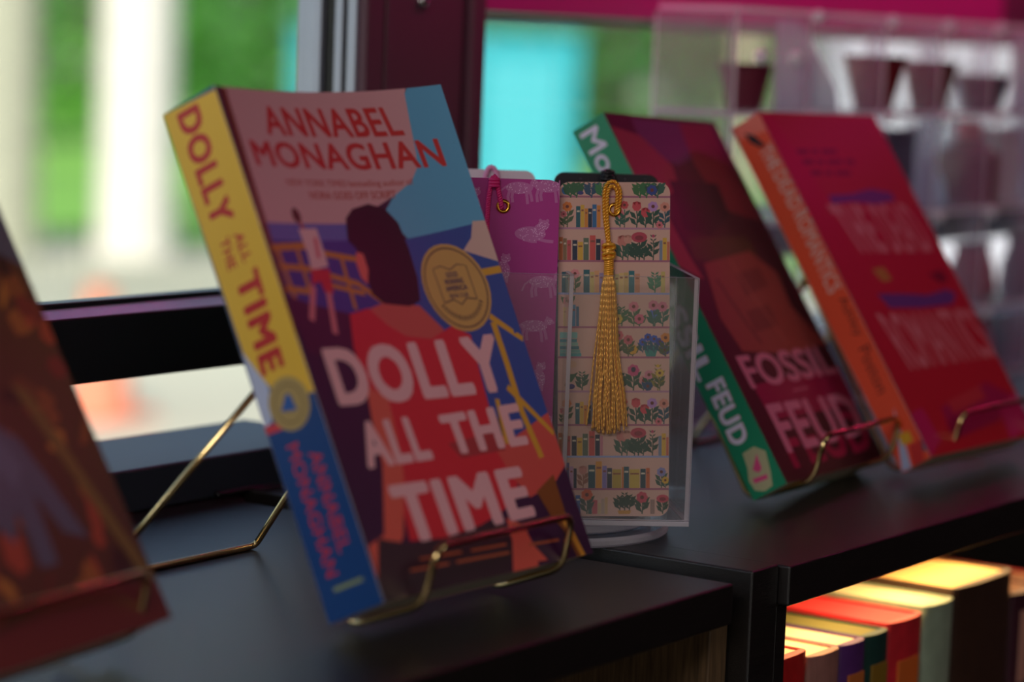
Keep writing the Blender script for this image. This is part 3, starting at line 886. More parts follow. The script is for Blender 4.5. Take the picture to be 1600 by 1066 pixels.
# ------------------------------------------------------------------ clear bookmark stand
SX, SY, SYAW = 1.0083, 0.6648, -0.863
st = empty('bookmark_stand', (SX, SY, 0.0016), SYAW)
tag(st, 'clear acrylic bookmark stand with open pockets on a round base', 'bookmark stand')
MB().lathe([(0.0, 0), (0.0545, 0), (0.056, 0.0012), (0.056, 0.0032), (0.0545, 0.0044), (0.0, 0.0044)], 96, mis=(0, 1, 1, 1, 0)).build('base_disc', [M['acrylic_solid'], M['acrylic_edge']], st)
MB().lathe([(0.0, 0), (0.046, 0), (0.0475, 0.001), (0.0475, 0.0040), (0.046, 0.005), (0.0, 0.005)], 96, (0, 0, 0.0047), mis=(0, 1, 1, 1, 0)).build('turntable', [M['acrylic_solid'], M['acrylic_edge']], st)
hw, hd, z0, z1 = 0.0576, 0.050, 0.0099, 0.1233
am = [M['acrylic'], M['acrylic_edge']]
t = 0.0020
MB().box(-hw, hw, -hd, hd, z0, z0+0.0024, 0, 1).build('floor_plate', am, st, bevel=0.0003)
MB().box(-hw, hw, -hd, -hd+t, z0+0.0026, z1, 0, 1).build('front_panel', am, st, bevel=0.0003)
MB().box(-hw, hw, hd-t, hd, z0+0.0026, z1, 0, 1).build('back_panel', am, st, bevel=0.0003)
for x in (-hw, hw-t):
    MB().box(x, x+t, -hd+t+0.0001, hd-t-0.0001, z0+0.0026, z1, 0, 1).build('side_panel', am, st, bevel=0.0003)
MB().box(-t/2, t/2, -hd+t+0.0001, hd-t-0.0001, z0+0.0026, z1, 0, 1).build('divider', am, st, bevel=0.0003)
for x in (-hw+t+0.0001, t/2+0.0001):
    MB().box(x, x+hw-1.5*t-0.0002, -0.0007, 0.0007, z0+0.0026, z1-0.004, 0, 1).build('pocket_wall', am, st)

# ------------------------------------------------------------------ bookmarks
def stand_matrix(lx, ly, lz, dyaw=0.0, lean=0.0, rol=0.0):
    return (Matrix.Translation((SX, SY, 0.0016)) @ Matrix.Rotation(SYAW, 4, 'Z') @ Matrix.Translation((lx, ly, lz)) @ Matrix.Rotation(dyaw, 4, 'Z')
            @ Matrix.Rotation(-lean, 4, 'X') @ Matrix.Rotation(PI/2, 4, 'X') @ Matrix.Rotation(rol, 4, 'Z'))
BW, BH = 50.8, 152.0
def rrect(w, h, r, n=6):
    o = []
    for cx, cy, a0 in ((w/2-r, r, -90), (w/2-r, h-r, 0), (-w/2+r, h-r, 90), (-w/2+r, r, 180)):
        for k in range(n+1):
            a = math.radians(a0+90*k/n)
            o.append((cx+r*math.cos(a), cy+r*math.sin(a)))
    return o
def flower(x, y, h, c, kind=0, leaf='2f5a3c', s=1.0):
    s *= 1.22
    o = [('l', leaf, [(x, y), (x+0.3*s, y+h*0.5), (x, y+h*0.8)], 0.45*s)]
    for sd, t0 in ((-1, 0.1), (1, 0.2), (-1, 0.4), (1, 0.5)):
        by = y+h*t0
        o.append(('p', leaf, [(x, by), (x+sd*1.9*s, by+0.9*s), (x+sd*2.7*s, by+3.0*s), (x+sd*0.8*s, by+2.3*s)]))
    top = y+h
    if kind == 0:      # daisy
        for k in range(7):
            a = 2*PI*k/7
            o.append(('e', c, [x+1.2*s*math.cos(a), top+1.2*s*math.sin(a)], 0.8*s, 0.8*s))
        o.append(('e', '6a2a20', [x, top], 0.7*s, 0.7*s))
    elif kind == 1:    # tulip
        o.append(('p', c, [(x-1.5*s, top+1.6*s), (x-1.7*s, top-0.3*s), (x-0.8*s, top-1.5*s), (x+0.8*s, top-1.5*s), (x+1.7*s, top-0.3*s), (x+1.5*s, top+1.6*s), (x+0.7*s, top+0.6*s), (x, top+2.1*s), (x-0.7*s, top+0.6*s)]))
    elif kind == 2:    # peony
        o.append(('e', c, [x, top], 2.6*s, 1.7*s))
        o.append(('e', '8a2436', [x, top-0.2*s], 1.4*s, 0.8*s))
    elif kind == 3:    # leafy sprig
        s *= 0.72
        for k in range(5):
            yy = y+h*(0.35+0.15*k)
            for sd in (-1, 1):
                o.append(('p', leaf, [(x, yy), (x+sd*1.3*s, yy+0.3*s), (x+sd*1.9*s, yy+1.5*s), (x+sd*0.5*s, yy+0.9*s)]))
        if c:
            o.append(('e', c, [x, top], 0.9*s, 0.9*s))
    return o
def book_row(x, y, books):
    o = []
    for w, h, c in books:
        if c:
            o.append(('p', c, [(x, y), (x+w*0.93, y), (x+w*0.93, y+h), (x, y+h)]))
            if w > 1.5 and h > 7:
                o.append(('p', 'd8c8b0' if sum(int(c[i:i+2], 16) for i in (0, 2, 4)) < 330 else '8a4a3a', [(x+0.35, y+h*0.72), (x+w*0.93-0.35, y+h*0.72), (x+w*0.93-0.35, y+h*0.80), (x+0.35, y+h*0.80)]))
        x += w
    return o
TE, NA, YE, OR, RE, MA, BL, GR, PK, LA = '1f5a66', '1e2a44', 'd8a83a', 'd8862e', 'c8444a', '7a2a38', '2f6a9e', '5f6e5a', 'd8707a', '9a86b0'
def floral_art():
    o = []
    Lm = [145.4, 131.0, 116.2, 101.4, 86.1, 72.4, 56.9, 41.6, 27.2, 12.4]
    x0 = -BW/2
    for i, y in enumerate(Lm):
        o.append(('p', ('a8627a', 'b8829a', 'a8627a', '9aa0c8', 'a8627a')[i % 5], [(x0, y-0.45), (-x0, y-0.45), (-x0, y+0.45), (x0, y+0.45)]))
    def row(i):
        return (Lm[i] if i < 10 else 0.6)+0.45
    def shelf_flowers(i):
        y = row(i)
        o.extend(flower(x0+4, y, 9.4, 'd8762e', 0, '4a5a3a', 0.95))
        o.extend(flower(x0+2.4, y, 6.0, 'c8606a', 0, '4a5a3a', 0.6))
        o.extend(book_row(x0+8, y, [(2.1, 9.6, TE), (1.8, 10.2, YE), (1.6, 8.6, OR), (1.9, 8.6, NA), (2.1, 10.4, BL), (1.8, 10.0, OR)]))
        o.extend(flower(x0+28, y, 6.4, 'd8707a', 0, '2f5a4a', 0.8))
        o.extend(flower(x0+30, y, 10.2, 'c8444a', 0, '2f5a4a', 0.8))
        o.extend(flower(x0+35.6, y, 9.4, 'cf4450', 1, '1f4a3c', 1.0))
        o.extend(flower(x0+39.6, y, 6.6, 'cf4450', 1, '1f4a3c', 1.0))
        o.extend(flower(x0+43.0, y, 9.6, 'b884c0', 0, '1f4a3c', 1.0))
        o.extend(flower(x0+48.4, y, 9.4, 'd88a78', 0, '1f4a5a', 0.95))
        o.extend(flower(x0+46.0, y, 1.2, 'd8707a', 0, '1f4a3c', 0.7))
    def shelf_peony(i):
        y = row(i)
        o.extend(book_row(x0+0.3, y, [(1.9, 10.4, 'b8602a'), (1.8, 9.8, '8a6a4a'), (1.9, 9.0, 'c04a50'), (0.5, 0, None), (2.4, 9.0, NA), (2.6, 8.2, YE), (2.6, 10.0, GR), (0.3, 0, None), (2.8, 11.2, 'd0504c'), (2.3, 9.6, NA), (1.3, 9.0, 'c87a8a')]))
        o.extend(flower(x0+29.2, y, 8.4, 'c87a70', 1, '3a5a4a', 1.15))
        o.extend(flower(x0+31.6, y, 9.2, 'd09080', 1, '3a5a4a', 0.9))
        o.extend(flower(x0+36.8, y, 10.4, 'b83a50', 2, '24483a', 1.15))
        o.extend(flower(x0+35.0, y, 7.0, None, 3, '24483a', 1.0))
        o.extend(flower(x0+39.0, y, 6.0, None, 3, '24483a', 0.9))
        o.extend(flower(x0+43.2, y, 11.0, 'b83a60', 3, '24483a', 0.9))
        o.extend(book_row(x0+46.0, y, [(1.5, 9.0, '7a869a'), (2.0, 10.2, YE), (1.2, 8.4, 'c86a50')]))
    def shelf_long(i):
        y = row(i)
        o.extend(book_row(x0+1.2, y, [(2.3, 9.2, 'd0a070'), (2.0, 11.6, '6a5a86'), (1.8, 10.0, 'b888a8'), (1.5, 9.0, NA)]))
        o.extend(flower(x0+11.6, y, 8.0, 'd08a80', 1, 'a06a5a', 0.9))
        o.extend(book_row(x0+14.0, y, [(3.4, 10.6, '24525e'), (3.0, 12.2, 'd8923a'), (2.2, 10.2, '8a78b0'), (2.4, 9.2, '2a3448'), (4.4, 8.6, 'b89a44'), (0.8, 9.6, 'c8702e'), (2.6, 9.8, '1f5460'), (5.0, 8.6, 'c8a84c'), (2.6, 8.8, '1f4450'), (1.8, 9.2, 'c8602e')]))
        o.extend(flower(x0+47.4, y, 7.4, '8a86b8', 0, '3a5a4a', 0.9))
        o.extend(flower(x0+49.2, y, 3.6, 'd8a83a', 0, '3a5a4a', 0.7))
    # top margin: leaves
    y = row(0)
    o.append(('e', '3a78b0', [x0+3.4, y+2.4], 2.0, 2.1))
    for x, c in ((5.5, '2f5f3c'), (8.2, '2f5f3c'), (15, '2a4a66'), (20, '3a7a4a'), (37, '3a6a3a'), (40, '2f6a3c'), (45, '2f5a4a')):
        o.extend(flower(x0+x, y-1, 6.0, None, 3, c, 1.15))
    o.append(('e', '3a3a78', [x0+10, y+1.2], 1.4, 0.9))
    o.extend(flower(x0+42.5, y, 2.6, '2f3f8a', 0, '24483a', 1.0))
    shelf_flowers(1)
    shelf_peony(2)
    y = row(3)
    o.extend(book_row(x0+1.6, y, [(2.0, 9.4, TE), (2.2, 8.2, '7a9a8a')]))
    o.extend(flower(x0+7.6, y, 8.6, 'd8868a', 0, '4a6a4a', 0.9))
    o.extend(book_row(x0+11.5, y, [(3.0, 10.4, '24606a'), (2.0, 9.4, 'c8b068'), (2.2, 10.0, 'd8a070'), (2.0, 9.0, LA), (2.0, 9.6, 'c8b068'), (3.0, 10.4, '1f6a76'), (2.0, 8.4, 'b8a868'), (2.2, 9.0, 'd8b878'), (2.2, 9.2, 'c8a868'), (2.8, 10.0, '24707a'), (2.4, 8.6, 'c88a68')]))
    o.extend(flower(x0+44.0, y, 8.6, None, 3, '3a7a5a', 1.1))
    o.extend(book_row(x0+46.8, y, [(2.0, 9.6, 'c8b068')]))
    y = row(4)
    o.extend(book_row(x0+2.4, y, [(1.6, 8.6, 'd8b870'), (0.8, 0, None), (3.4, 9.8, '4a8ab0'), (1.4, 9.0, '3a6a8a')]))
    o.extend(flower(x0+4.5, y+9, 2.4, 'd88a8a', 0, '4a6a4a', 1.0))
    for x, h, c, k, l in ((26, 9.6, None, 3, '3a6a4a'), (29, 8.4, None, 3, '3a6a4a'), (27, 3.4, 'd8b04a', 0, '4a6a3a'), (34.4, 9.0, 'd87a88', 0, '4a6a4a'), (37.0, 3.4, 'd86a80', 0, '4a6a4a'), (44.0, 6.0, '5a78c0', 0, '3a6a5a'), (43.4, 9.6, 'd0788a', 0, '3a6a5a'), (47.6, 9.0, 'd0788a', 0, '3a6a5a')):
        o.extend(flower(x0+x, y, h, c, k, l, 1.0))
    y = row(5)
    for k in range(5):
        o.append(('p', ('4a9a9a', '6aa8a0', '2f7a86', '8ab8a8', '3a8a94')[k], [(x0+0.8, y+k*1.6), (x0+10.6-0.5*k, y+k*1.6), (x0+10.6-0.5*k, y+k*1.6+1.5), (x0+0.8, y+k*1.6+1.5)]))
    o.append(('p', '7ab8b0', [(x0+0.8, y+8.2), (x0+8.8, y+8.2), (x0+8.8, y+11.0), (x0+0.8, y+11.0)]))
    o.append(('p', '2f8a80', [(x0+40.2, y), (x0+44.4, y), (x0+45.2, y+2.8), (x0+43.8, y+5.2), (x0+40.8, y+5.2), (x0+39.4, y+2.8)]))
    for x, h, c in ((38.6, 6.6, '3a5ab8'), (41, 8.8, '2f4aa8'), (43.8, 8.0, '3a5ab8'), (46.4, 6.8, '3a4a98')):
        o.extend(flower(x0+x, y+1.6, h-1.6, c, 0, '2a5a6a', 0.75))
    for x, h, c in ((27.6, 9.6, 'd0606a'), (34.0, 3.2, 'd8a034'), (32.0, 7.6, 'c8606a'), (48.8, 3.0, '4a4a86'), (49.0, 8.6, 'd8863a')):
        o.extend(flower(x0+x, y, h, c, 0, '4a5a3a', 0.95))
    y = row(6)
    o.append(('l', '24503c', [(x0+3.2, y+2), (x0+5, y+6), (x0+9, y+8)], 0.6))
    o.append(('p', '1f5a3a', [(x0+3.4, y+3.2), (x0+6.4, y+4.0), (x0+8.8, y+7.6), (x0+5.2, y+7.4)]))
    o.append(('e', '3a2f78', [x0+6.0, y+1.8], 1.8, 1.2))
    o.append(('e', 'd8a88a', [x0+6.6, y+11.8], 2.0, 1.6))
    for x, h, c, k in ((11, 8, None, 3), (27, 9, None, 3), (29, 7, None, 3)):
        o.extend(flower(x0+x, y, h, c, k, '24503c', 1.0))
    o.extend(flower(x0+34.4, y, 9.2, 'c84a78', 0, '24503c', 1.15))
    o.append(('e', '2a2440', [x0+34.4, y+9.65], 1.1, 1.1))
    o.extend(flower(x0+39.0, y, 4.6, 'd88a8a', 0, '24503c', 0.9))
    o.extend(flower(x0+41.5, y, 7.2, 'd08090', 0, '24503c', 0.9))
    o.extend(flower(x0+41.0, y, 2.0, '24486a', 0, '24486a', 0.9))
    o.extend(flower(x0+45.6, y, 11.2, 'd8a83a', 3, '8a7a34', 1.0))
    o.extend(flower(x0+46.4, y, 8.0, 'd8b04a', 0, '4a5a3a', 0.8))
    shelf_flowers(7)
    shelf_peony(8)
    shelf_long(9)
    y = row(10)
    o.extend(book_row(x0+2.0, y, [(1.4, 5.6, 'b89a70'), (2.2, 5.6, 'c8703a'), (1.2, 0, None), (1.4, 8.2, 'd8a850'), (2.4, 8.6, '2f5a94'), (3.4, 0, None), (1.8, 5.2, '3a5a50'), (2.6, 6.4, 'c8545a'), (1.6, 5.0, 'c8a880'), (1.6, 7.0, 'b89a88'), (1.4, 7.6, 'c8a070')]))
    o.extend(flower(x0+13.4, y, 8.8, 'd8603a', 0, '3a4a3a', 1.1))
    o.append(('p', 'c88a34', [(x0+28.0, y), (x0+33.0, y), (x0+33.6, y+1.6), (x0+27.4, y+1.6)]))
    for x, h in ((28.4, 7.6), (30.6, 9.0), (32.8, 8.0)):
        o.extend(flower(x0+x, y+1.6, h-1.4, None, 3, '1f3f30', 0.95))
    o.extend(flower(x0+38.6, y, 7.6, 'c84a5c', 0, '2f4a38', 1.1))
    o.append(('p', '9a7a70', [(x0+42.4, y), (x0+44.4, y), (x0+44.4, y+6.6), (x0+42.4, y+6.6)]))
    o.extend(flower(x0+48.0, y, 7.0, 'c84a5c', 2, '2f4a38', 0.9))
    return o
def leopard(x, y, s, pose, body='c266a6', dot='e2a6d4'):
    o = []
    E = lambda cx, cy, rx, ry: o.append(('e', body, [x+cx*s, y+cy*s], rx*s, ry*s))
    Ln = lambda pts, w: o.append(('l', body, [(x+a*s, y+b*s) for a, b in pts], w*s))
    if pose == 'walk':
        E(0, 0, 6.2, 2.7); E(6.8, 2.2, 2.0, 1.7); E(8.6, 1.7, 0.9, 0.7); E(6.0, 3.9, 0.6, 0.6)
        for a, b in ((-5.0, -7.2), (-3.2, -6.6), (3.6, -7.2), (5.6, -6.0)):
            Ln([(a*0.85, -1), (a, -4), (b and a+0.4, b)], 1.3)
        Ln([(-5.8, 0.6), (-8.2, -1.4), (-9.4, -4.4)], 0.8)
    elif pose == 'lie':
        E(0, 0, 6.4, 3.0); E(5.4, 3.8, 2.4, 2.0); E(4.0, 5.6, 0.7, 0.7); E(7.0, 5.5, 0.7, 0.7); E(3.8, 1.8, 2.4, 2.4)
        Ln([(3, -2), (6.6, -2.8), (9.6, -3.0)], 1.3); Ln([(-3, -2.2), (0.6, -3.0), (2.8, -3.0)], 1.4)
    else:
        E(0, 0, 3.6, 4.6); E(1.4, 5.6, 2.3, 1.9); E(0.2, 7.3, 0.6, 0.6); E(2.8, 7.3, 0.6, 0.6)
        Ln([(1.8, 0), (2.2, -3), (2.0, -5.4)], 1.2); Ln([(-1, -3.6), (1, -5.2)], 1.6); Ln([(-2.6, -4.2), (-5.8, -5.0)], 0.8)
    rnd = random.Random(int(x*7+y*13))
    base = [q for q in o if q[0] == 'e' and q[3] > 1.5*s]
    for q in base:
        for k in range(int(q[3]*q[4]*2.2)):
            a, r = rnd.uniform(0, 2*PI), math.sqrt(rnd.uniform(0, 0.92))
            o.append(('e', dot, [q[2][0]+q[3]*r*math.cos(a), q[2][1]+q[4]*r*math.sin(a)], 0.24, 0.24))
    return o
def pink_art():
    o = []
    for x, y, p in ((7, 148, 'walk'), (20.0, 149, 'walk'), (12.6, 127.5, 'lie'), (-14, 140, 'sit'), (-10, 112, 'walk'), (0.5, 110.5, 'sit'), (19, 106, 'walk'), (15.5, 86, 'walk'), (-10, 88, 'lie'), (18, 62, 'sit'), (-6, 64, 'walk'), (18, 39, 'lie'), (-8, 40, 'sit'), (17, 17, 'walk'), (-10, 16, 'lie')):
        o += leopard(x, y, 1.0 if p != 'lie' else 1.1, p)
    return o
def marble_art():
    rnd = random.Random(3)
    o = []
    for k in range(16):
        x, y = rnd.uniform(-24, 24), rnd.uniform(20, 150)
        pts = [(x, y)]
        for q in range(4):
            x += rnd.uniform(-9, 9); y += rnd.uniform(-8, 4)
            pts.append((x, y))
        o.append(('l', rnd.choice(('6a5a6a', '9a8090', '4a3a48')), pts, rnd.uniform(0.5, 2.2)))
    return o
def night_art():
    rnd = random.Random(5)
    o = []
    for k in range(150):
        o.append(('e', rnd.choice(('6a6a80', '4a4a66', '8a6a8a')), [rnd.uniform(-24, 24), rnd.uniform(3, 150)], rnd.uniform(0.15, 0.45), 0.3))
    return o
def bookmark(label, mtx, base, art):
    r = empty('bookmark', matrix=mtx)
    tag(r, label, 'bookmark', 'bookmarks in the acrylic stand')
    sheet('card', rrect(BW, BH, 5.0), base, art, lambda x, y, h: (x/1000, y/1000, h), M['card_print'], r, thick=0.0006, lift=0.000005)
    mb = MB()
    pts = [(0.0024*math.cos(2*PI*k/24), 0.1395+0.0024*math.sin(2*PI*k/24), 0.0003) for k in range(24)]
    mb.tube(pts, 0.0009, 8, closed=True)
    mb.build('eyelet', M['brass'], r, smooth=True)
    return r
def twist(path, r, turns, n=120):
    """two strands twisted about a path"""
    P = [Vector(p) for p in path]
    L = [0]
    for a, b in zip(P, P[1:]):
        L.append(L[-1]+(b-a).length)
    def at(s):
        for i in range(len(P)-1):
            if s <= L[i+1] or i == len(P)-2:
                t = (s-L[i])/(L[i+1]-L[i])
                return P[i].lerp(P[i+1], t), (P[i+1]-P[i]).normalized()
    out = [[], []]
    for k in range(n+1):
        p, d = at(L[-1]*k/n)
        u = d.cross(Vector((0, 0, 1)))
        u = u.normalized() if u.length > 0.1 else Vector((1, 0, 0))
        w = d.cross(u)
        for s in (0, 1):
            a = 2*PI*turns*k/n+PI*s
            out[s].append(p+(u*math.cos(a)+w*math.sin(a))*r)
    return out
def cord(name, path, r, turns, m, parent, n=120):
    mb = MB()
    for strand in twist(path, r*0.55, turns, n):
        mb.tube(strand, r*0.75, 6)
    return mb.build(name, m, parent, smooth=True)
def smooth_path(pts, k=8):
    P = [Vector(p) for p in pts]
    out = []
    for i in range(len(P)-1):
        a, b, c, d = P[max(0, i-1)], P[i], P[i+1], P[min(len(P)-1, i+2)]
        for q in range(k):
            t = q/k
            out.append(0.5*((2*b)+(c-a)*t+(2*a-5*b+4*c-d)*t*t+(3*b-a-3*c+d)*t**3))
    out.append(P[-1])
    return out
mm = lambda *p: tuple(v/1000 for v in p)

fl = bookmark('bookmark printed with bookshelves and flowers, with a gold tassel', stand_matrix(0.0576-0.0336, -hd+0.0085, 0.0127, -0.06, 0.085, 0.030), 'd6a898', floral_art())
ts = empty('tassel', (0, 0, 0))
ts.parent = fl
lp = smooth_path([mm(1.0, 138.2, -1.5), mm(1.3, 139.0, 0.9), mm(2.4, 143.5, 1.8), mm(2.2, 149.0, 2.2), mm(-0.3, 152.2, 2.2), mm(-3.4, 151.2, 2.2), mm(-4.8, 147.0, 2.2), mm(-4.8, 138.0, 2.4), mm(-3.9, 130.0, 2.6), mm(-2.9, 123.5, 2.8)])
lp2 = smooth_path([mm(0.6, 138.0, -1.5), mm(0.5, 139.2, 1.2), mm(0.9, 144.0, 2.6), mm(0.8, 148.0, 3.0), mm(-1.0, 150.2, 3.2), mm(-2.6, 149.2, 3.2), mm(-3.4, 146.0, 3.0), mm(-3.5, 137.0, 3.0), mm(-3.0, 130.0, 3.0), mm(-2.4, 123.5, 3.0)])
mb = MB()
for path in (lp, lp2):
    for strand in twist(path, 0.00042, 16, 150):
        mb.tube(strand, 0.00052, 6)
mb.build('cord_loop', M['gold_thread'], ts, smooth=True)
# knot and bound neck
mb = MB()
kx, kz = -2.7, 3.2
for k in range(5):
    yy = 123.0-k*1.25
    rr = 2.5-0.1*abs(k-1.5)
    mb.tube([mm(kx+rr*math.cos(2*PI*q/20), yy+0.8*math.sin(2*PI*q/20+k*2.2), kz+0.75*rr*math.sin(2*PI*q/20)) for q in range(20)], 0.00095, 8, closed=True)
for k in range(9):
    yy = 117.0-k*0.95
    rr = 1.7
    mb.tube([mm(kx+rr*math.cos(2*PI*q/18), yy+0.35*math.cos(2*PI*q/18), kz+0.8*rr*math.sin(2*PI*q/18)) for q in range(18)], 0.00062, 8, closed=True)
mb.tube([mm(kx, 124, kz), mm(kx, 106, kz)], 0.0016, 10)
mb.build('knot', M['gold_thread'], ts, smooth=True)
mb = MB()
rnd = random.Random(11)
for k in range(74):
    a = 2.399963*k
    q = math.sqrt((k+0.5)/74)
    bx, bz = math.cos(a)*q, math.sin(a)*q
    ln = rnd.uniform(-2.2, 1.6)
    stray = 1.25 if k in (69, 72) else 1.0
    pts = [mm(kx+bx*1.5, 110.5, kz+bz*1.3), mm(kx+bx*3.0, 104.5, kz+bz*1.9), mm(kx+bx*4.0-0.1, 92, kz+bz*2.0),
           mm(kx+bx*(5.4*stray)+rnd.uniform(-.5, .5), 72, kz+bz*2.1), mm(kx+0.2+bx*(7.4*stray)+rnd.uniform(-.9, .9), 55, kz+bz*2.1), mm(kx+0.2+bx*(8.6*stray)+rnd.uniform(-.9, .9), 39.5+ln+3.0*bx*bx, kz+bz*2.2)]
    sp = smooth_path(pts, 9)
    for strand in twist(sp, 0.00009, 26, 110)[:1]:
        mb.tube(strand, 0.00042, 5)
mb.build('skirt', M['gold_thread'], ts, smooth=True)

pk = bookmark('magenta bookmark printed with pale leopards, with a hot pink cord', stand_matrix(-0.0308, -hd+0.0075, 0.0127, 0.0, 0.05, 0.0), 'b3268a', pink_art())
cord('cord_loop', smooth_path([mm(-1.0, 138.0, -1.5), mm(-1.0, 139.5, 1.2), mm(-2.4, 146, 1.8), mm(-4.0, 152.0, 2.4), mm(-5.4, 152.0, 2.4), mm(-6.6, 146, 2.2), mm(-7.2, 136, 2.2), mm(-7.0, 126, 2.2), mm(-5.8, 118, 2.2), mm(-5.4, 108, 2.2), mm(-5.6, 98, 2.2)]), 0.00095, 34, M['pink_thread'], pk, 190)
mb = MB()
for k in range(3):
    mb.tube([mm(-4.6+1.9*math.cos(2*PI*q/18), 151.4-k*1.4, 2.4+1.4*math.sin(2*PI*q/18)) for q in range(18)], 0.0008, 8, closed=True)
mb.build('knot', M['pink_thread'], pk, smooth=True)
mr = bookmark('white and grey marbled bookmark behind the magenta one, with a pale pink cord', stand_matrix(-0.0330, hd-0.0075, 0.0127, 0.0, 0.0, 0.0), 'e0d0dc', marble_art())
cord('cord_loop', smooth_path([mm(0.0, 138.0, -1.5), mm(0.0, 139.5, 1.2), mm(0.4, 146, 1.8), mm(2.0, 152.2, 2.0), mm(4.4, 153.2, 2.2), mm(6.4, 150, 2.2), mm(7.4, 143, 2.2), mm(7.6, 132, 2.2)]), 0.0010, 20, M['pale_thread'], mr, 120)
nb = bookmark('black speckled bookmark behind the flowered one, with a black knotted cord', stand_matrix(0.0265, hd-0.0080, 0.0127, 0.0, 0.0, 0.0), '17131f', night_art())
cord('cord_loop', smooth_path([mm(0.0, 138.0, -1.5), mm(0.0, 139.5, 1.2), mm(-3.0, 148, 1.6), mm(-1.0, 153.0, 2.0), mm(2.4, 152.0, 2.4), mm(3.4, 146, 2.4), mm(3.2, 132, 2.4)]), 0.0010, 18, M['black_thread'], nb, 120)
mb = MB()
for k in range(3):
    mb.tube([mm(0.4+2.4*math.cos(2*PI*q/18), 152.6-k*1.6, 1.8+1.8*math.sin(2*PI*q/18)) for q in range(18)], 0.0011, 8, closed=True)
mb.build('knot', M['black_thread'], nb, smooth=True)

# ------------------------------------------------------------------ cable by the sill
cb = MB().tube(smooth_path([(0.960, 0.829, 0.0012), (0.985, 0.828, 0.0012), (1.003, 0.8185, 0.0012), (1.02, 0.808, 0.0028), (1.06, 0.800, 0.0034), (1.10, 0.806, 0.0034), (1.13, 0.822, 0.0034)]), 0.0016, 8).build('cable', M['black_rail'], smooth=True)
tag(cb, 'thin black cable lying along the foot of the window sill', 'cable')

# ------------------------------------------------------------------ clear display case of small goods
CX, CY = 1.345, 0.768
am2 = [M['case_acrylic'], M['acrylic_edge']]
dc = empty('display_case', (CX, CY, 0.001))
tag(dc, 'clear acrylic display case with rows of open compartments by the window', 'display case')
xs = [0.0, 0.092, 0.195, 0.280, 0.365, 0.455, 0.55]
zs = [0.0, 0.050, 0.121, 0.188, 0.250]
dp = 0.056
for i, x in enumerate(xs):
    MB().box(x-0.0020, x+0.0020, 0, dp, 0.0, zs[-1]-0.0013, 0, 1).build('upright_panel', am2, dc)
for z in zs:
    for a, b in zip(xs, xs[1:]):
        MB().box(a+0.0021, b-0.0021, 0.0002, dp-0.0002, z if z else 0.0, z+0.0034, 0, 1).build('shelf_panel', am2, dc)
for x in xs[1:]:
    for z in zs[1:]:
        mb = MB()
        mb.lathe([(0.0004, -0.0042), (0.0026, -0.0034), (0.0042, 0), (0.0026, 0.0034), (0.0004, 0.0042)], 16, (x, -0.0048, z))
        mb.build('connector', M['joint_glint'], dc, smooth=True)
for x in (0.020, 0.062):
    mb = MB().lathe([(0.0004, -0.005), (0.0034, -0.0035), (0.0048, 0), (0.0034, 0.0035), (0.0004, 0.005)], 16, (x, -0.0060, 0.224))
    mb.build('connector', M['joint_glint'], dc, smooth=True)

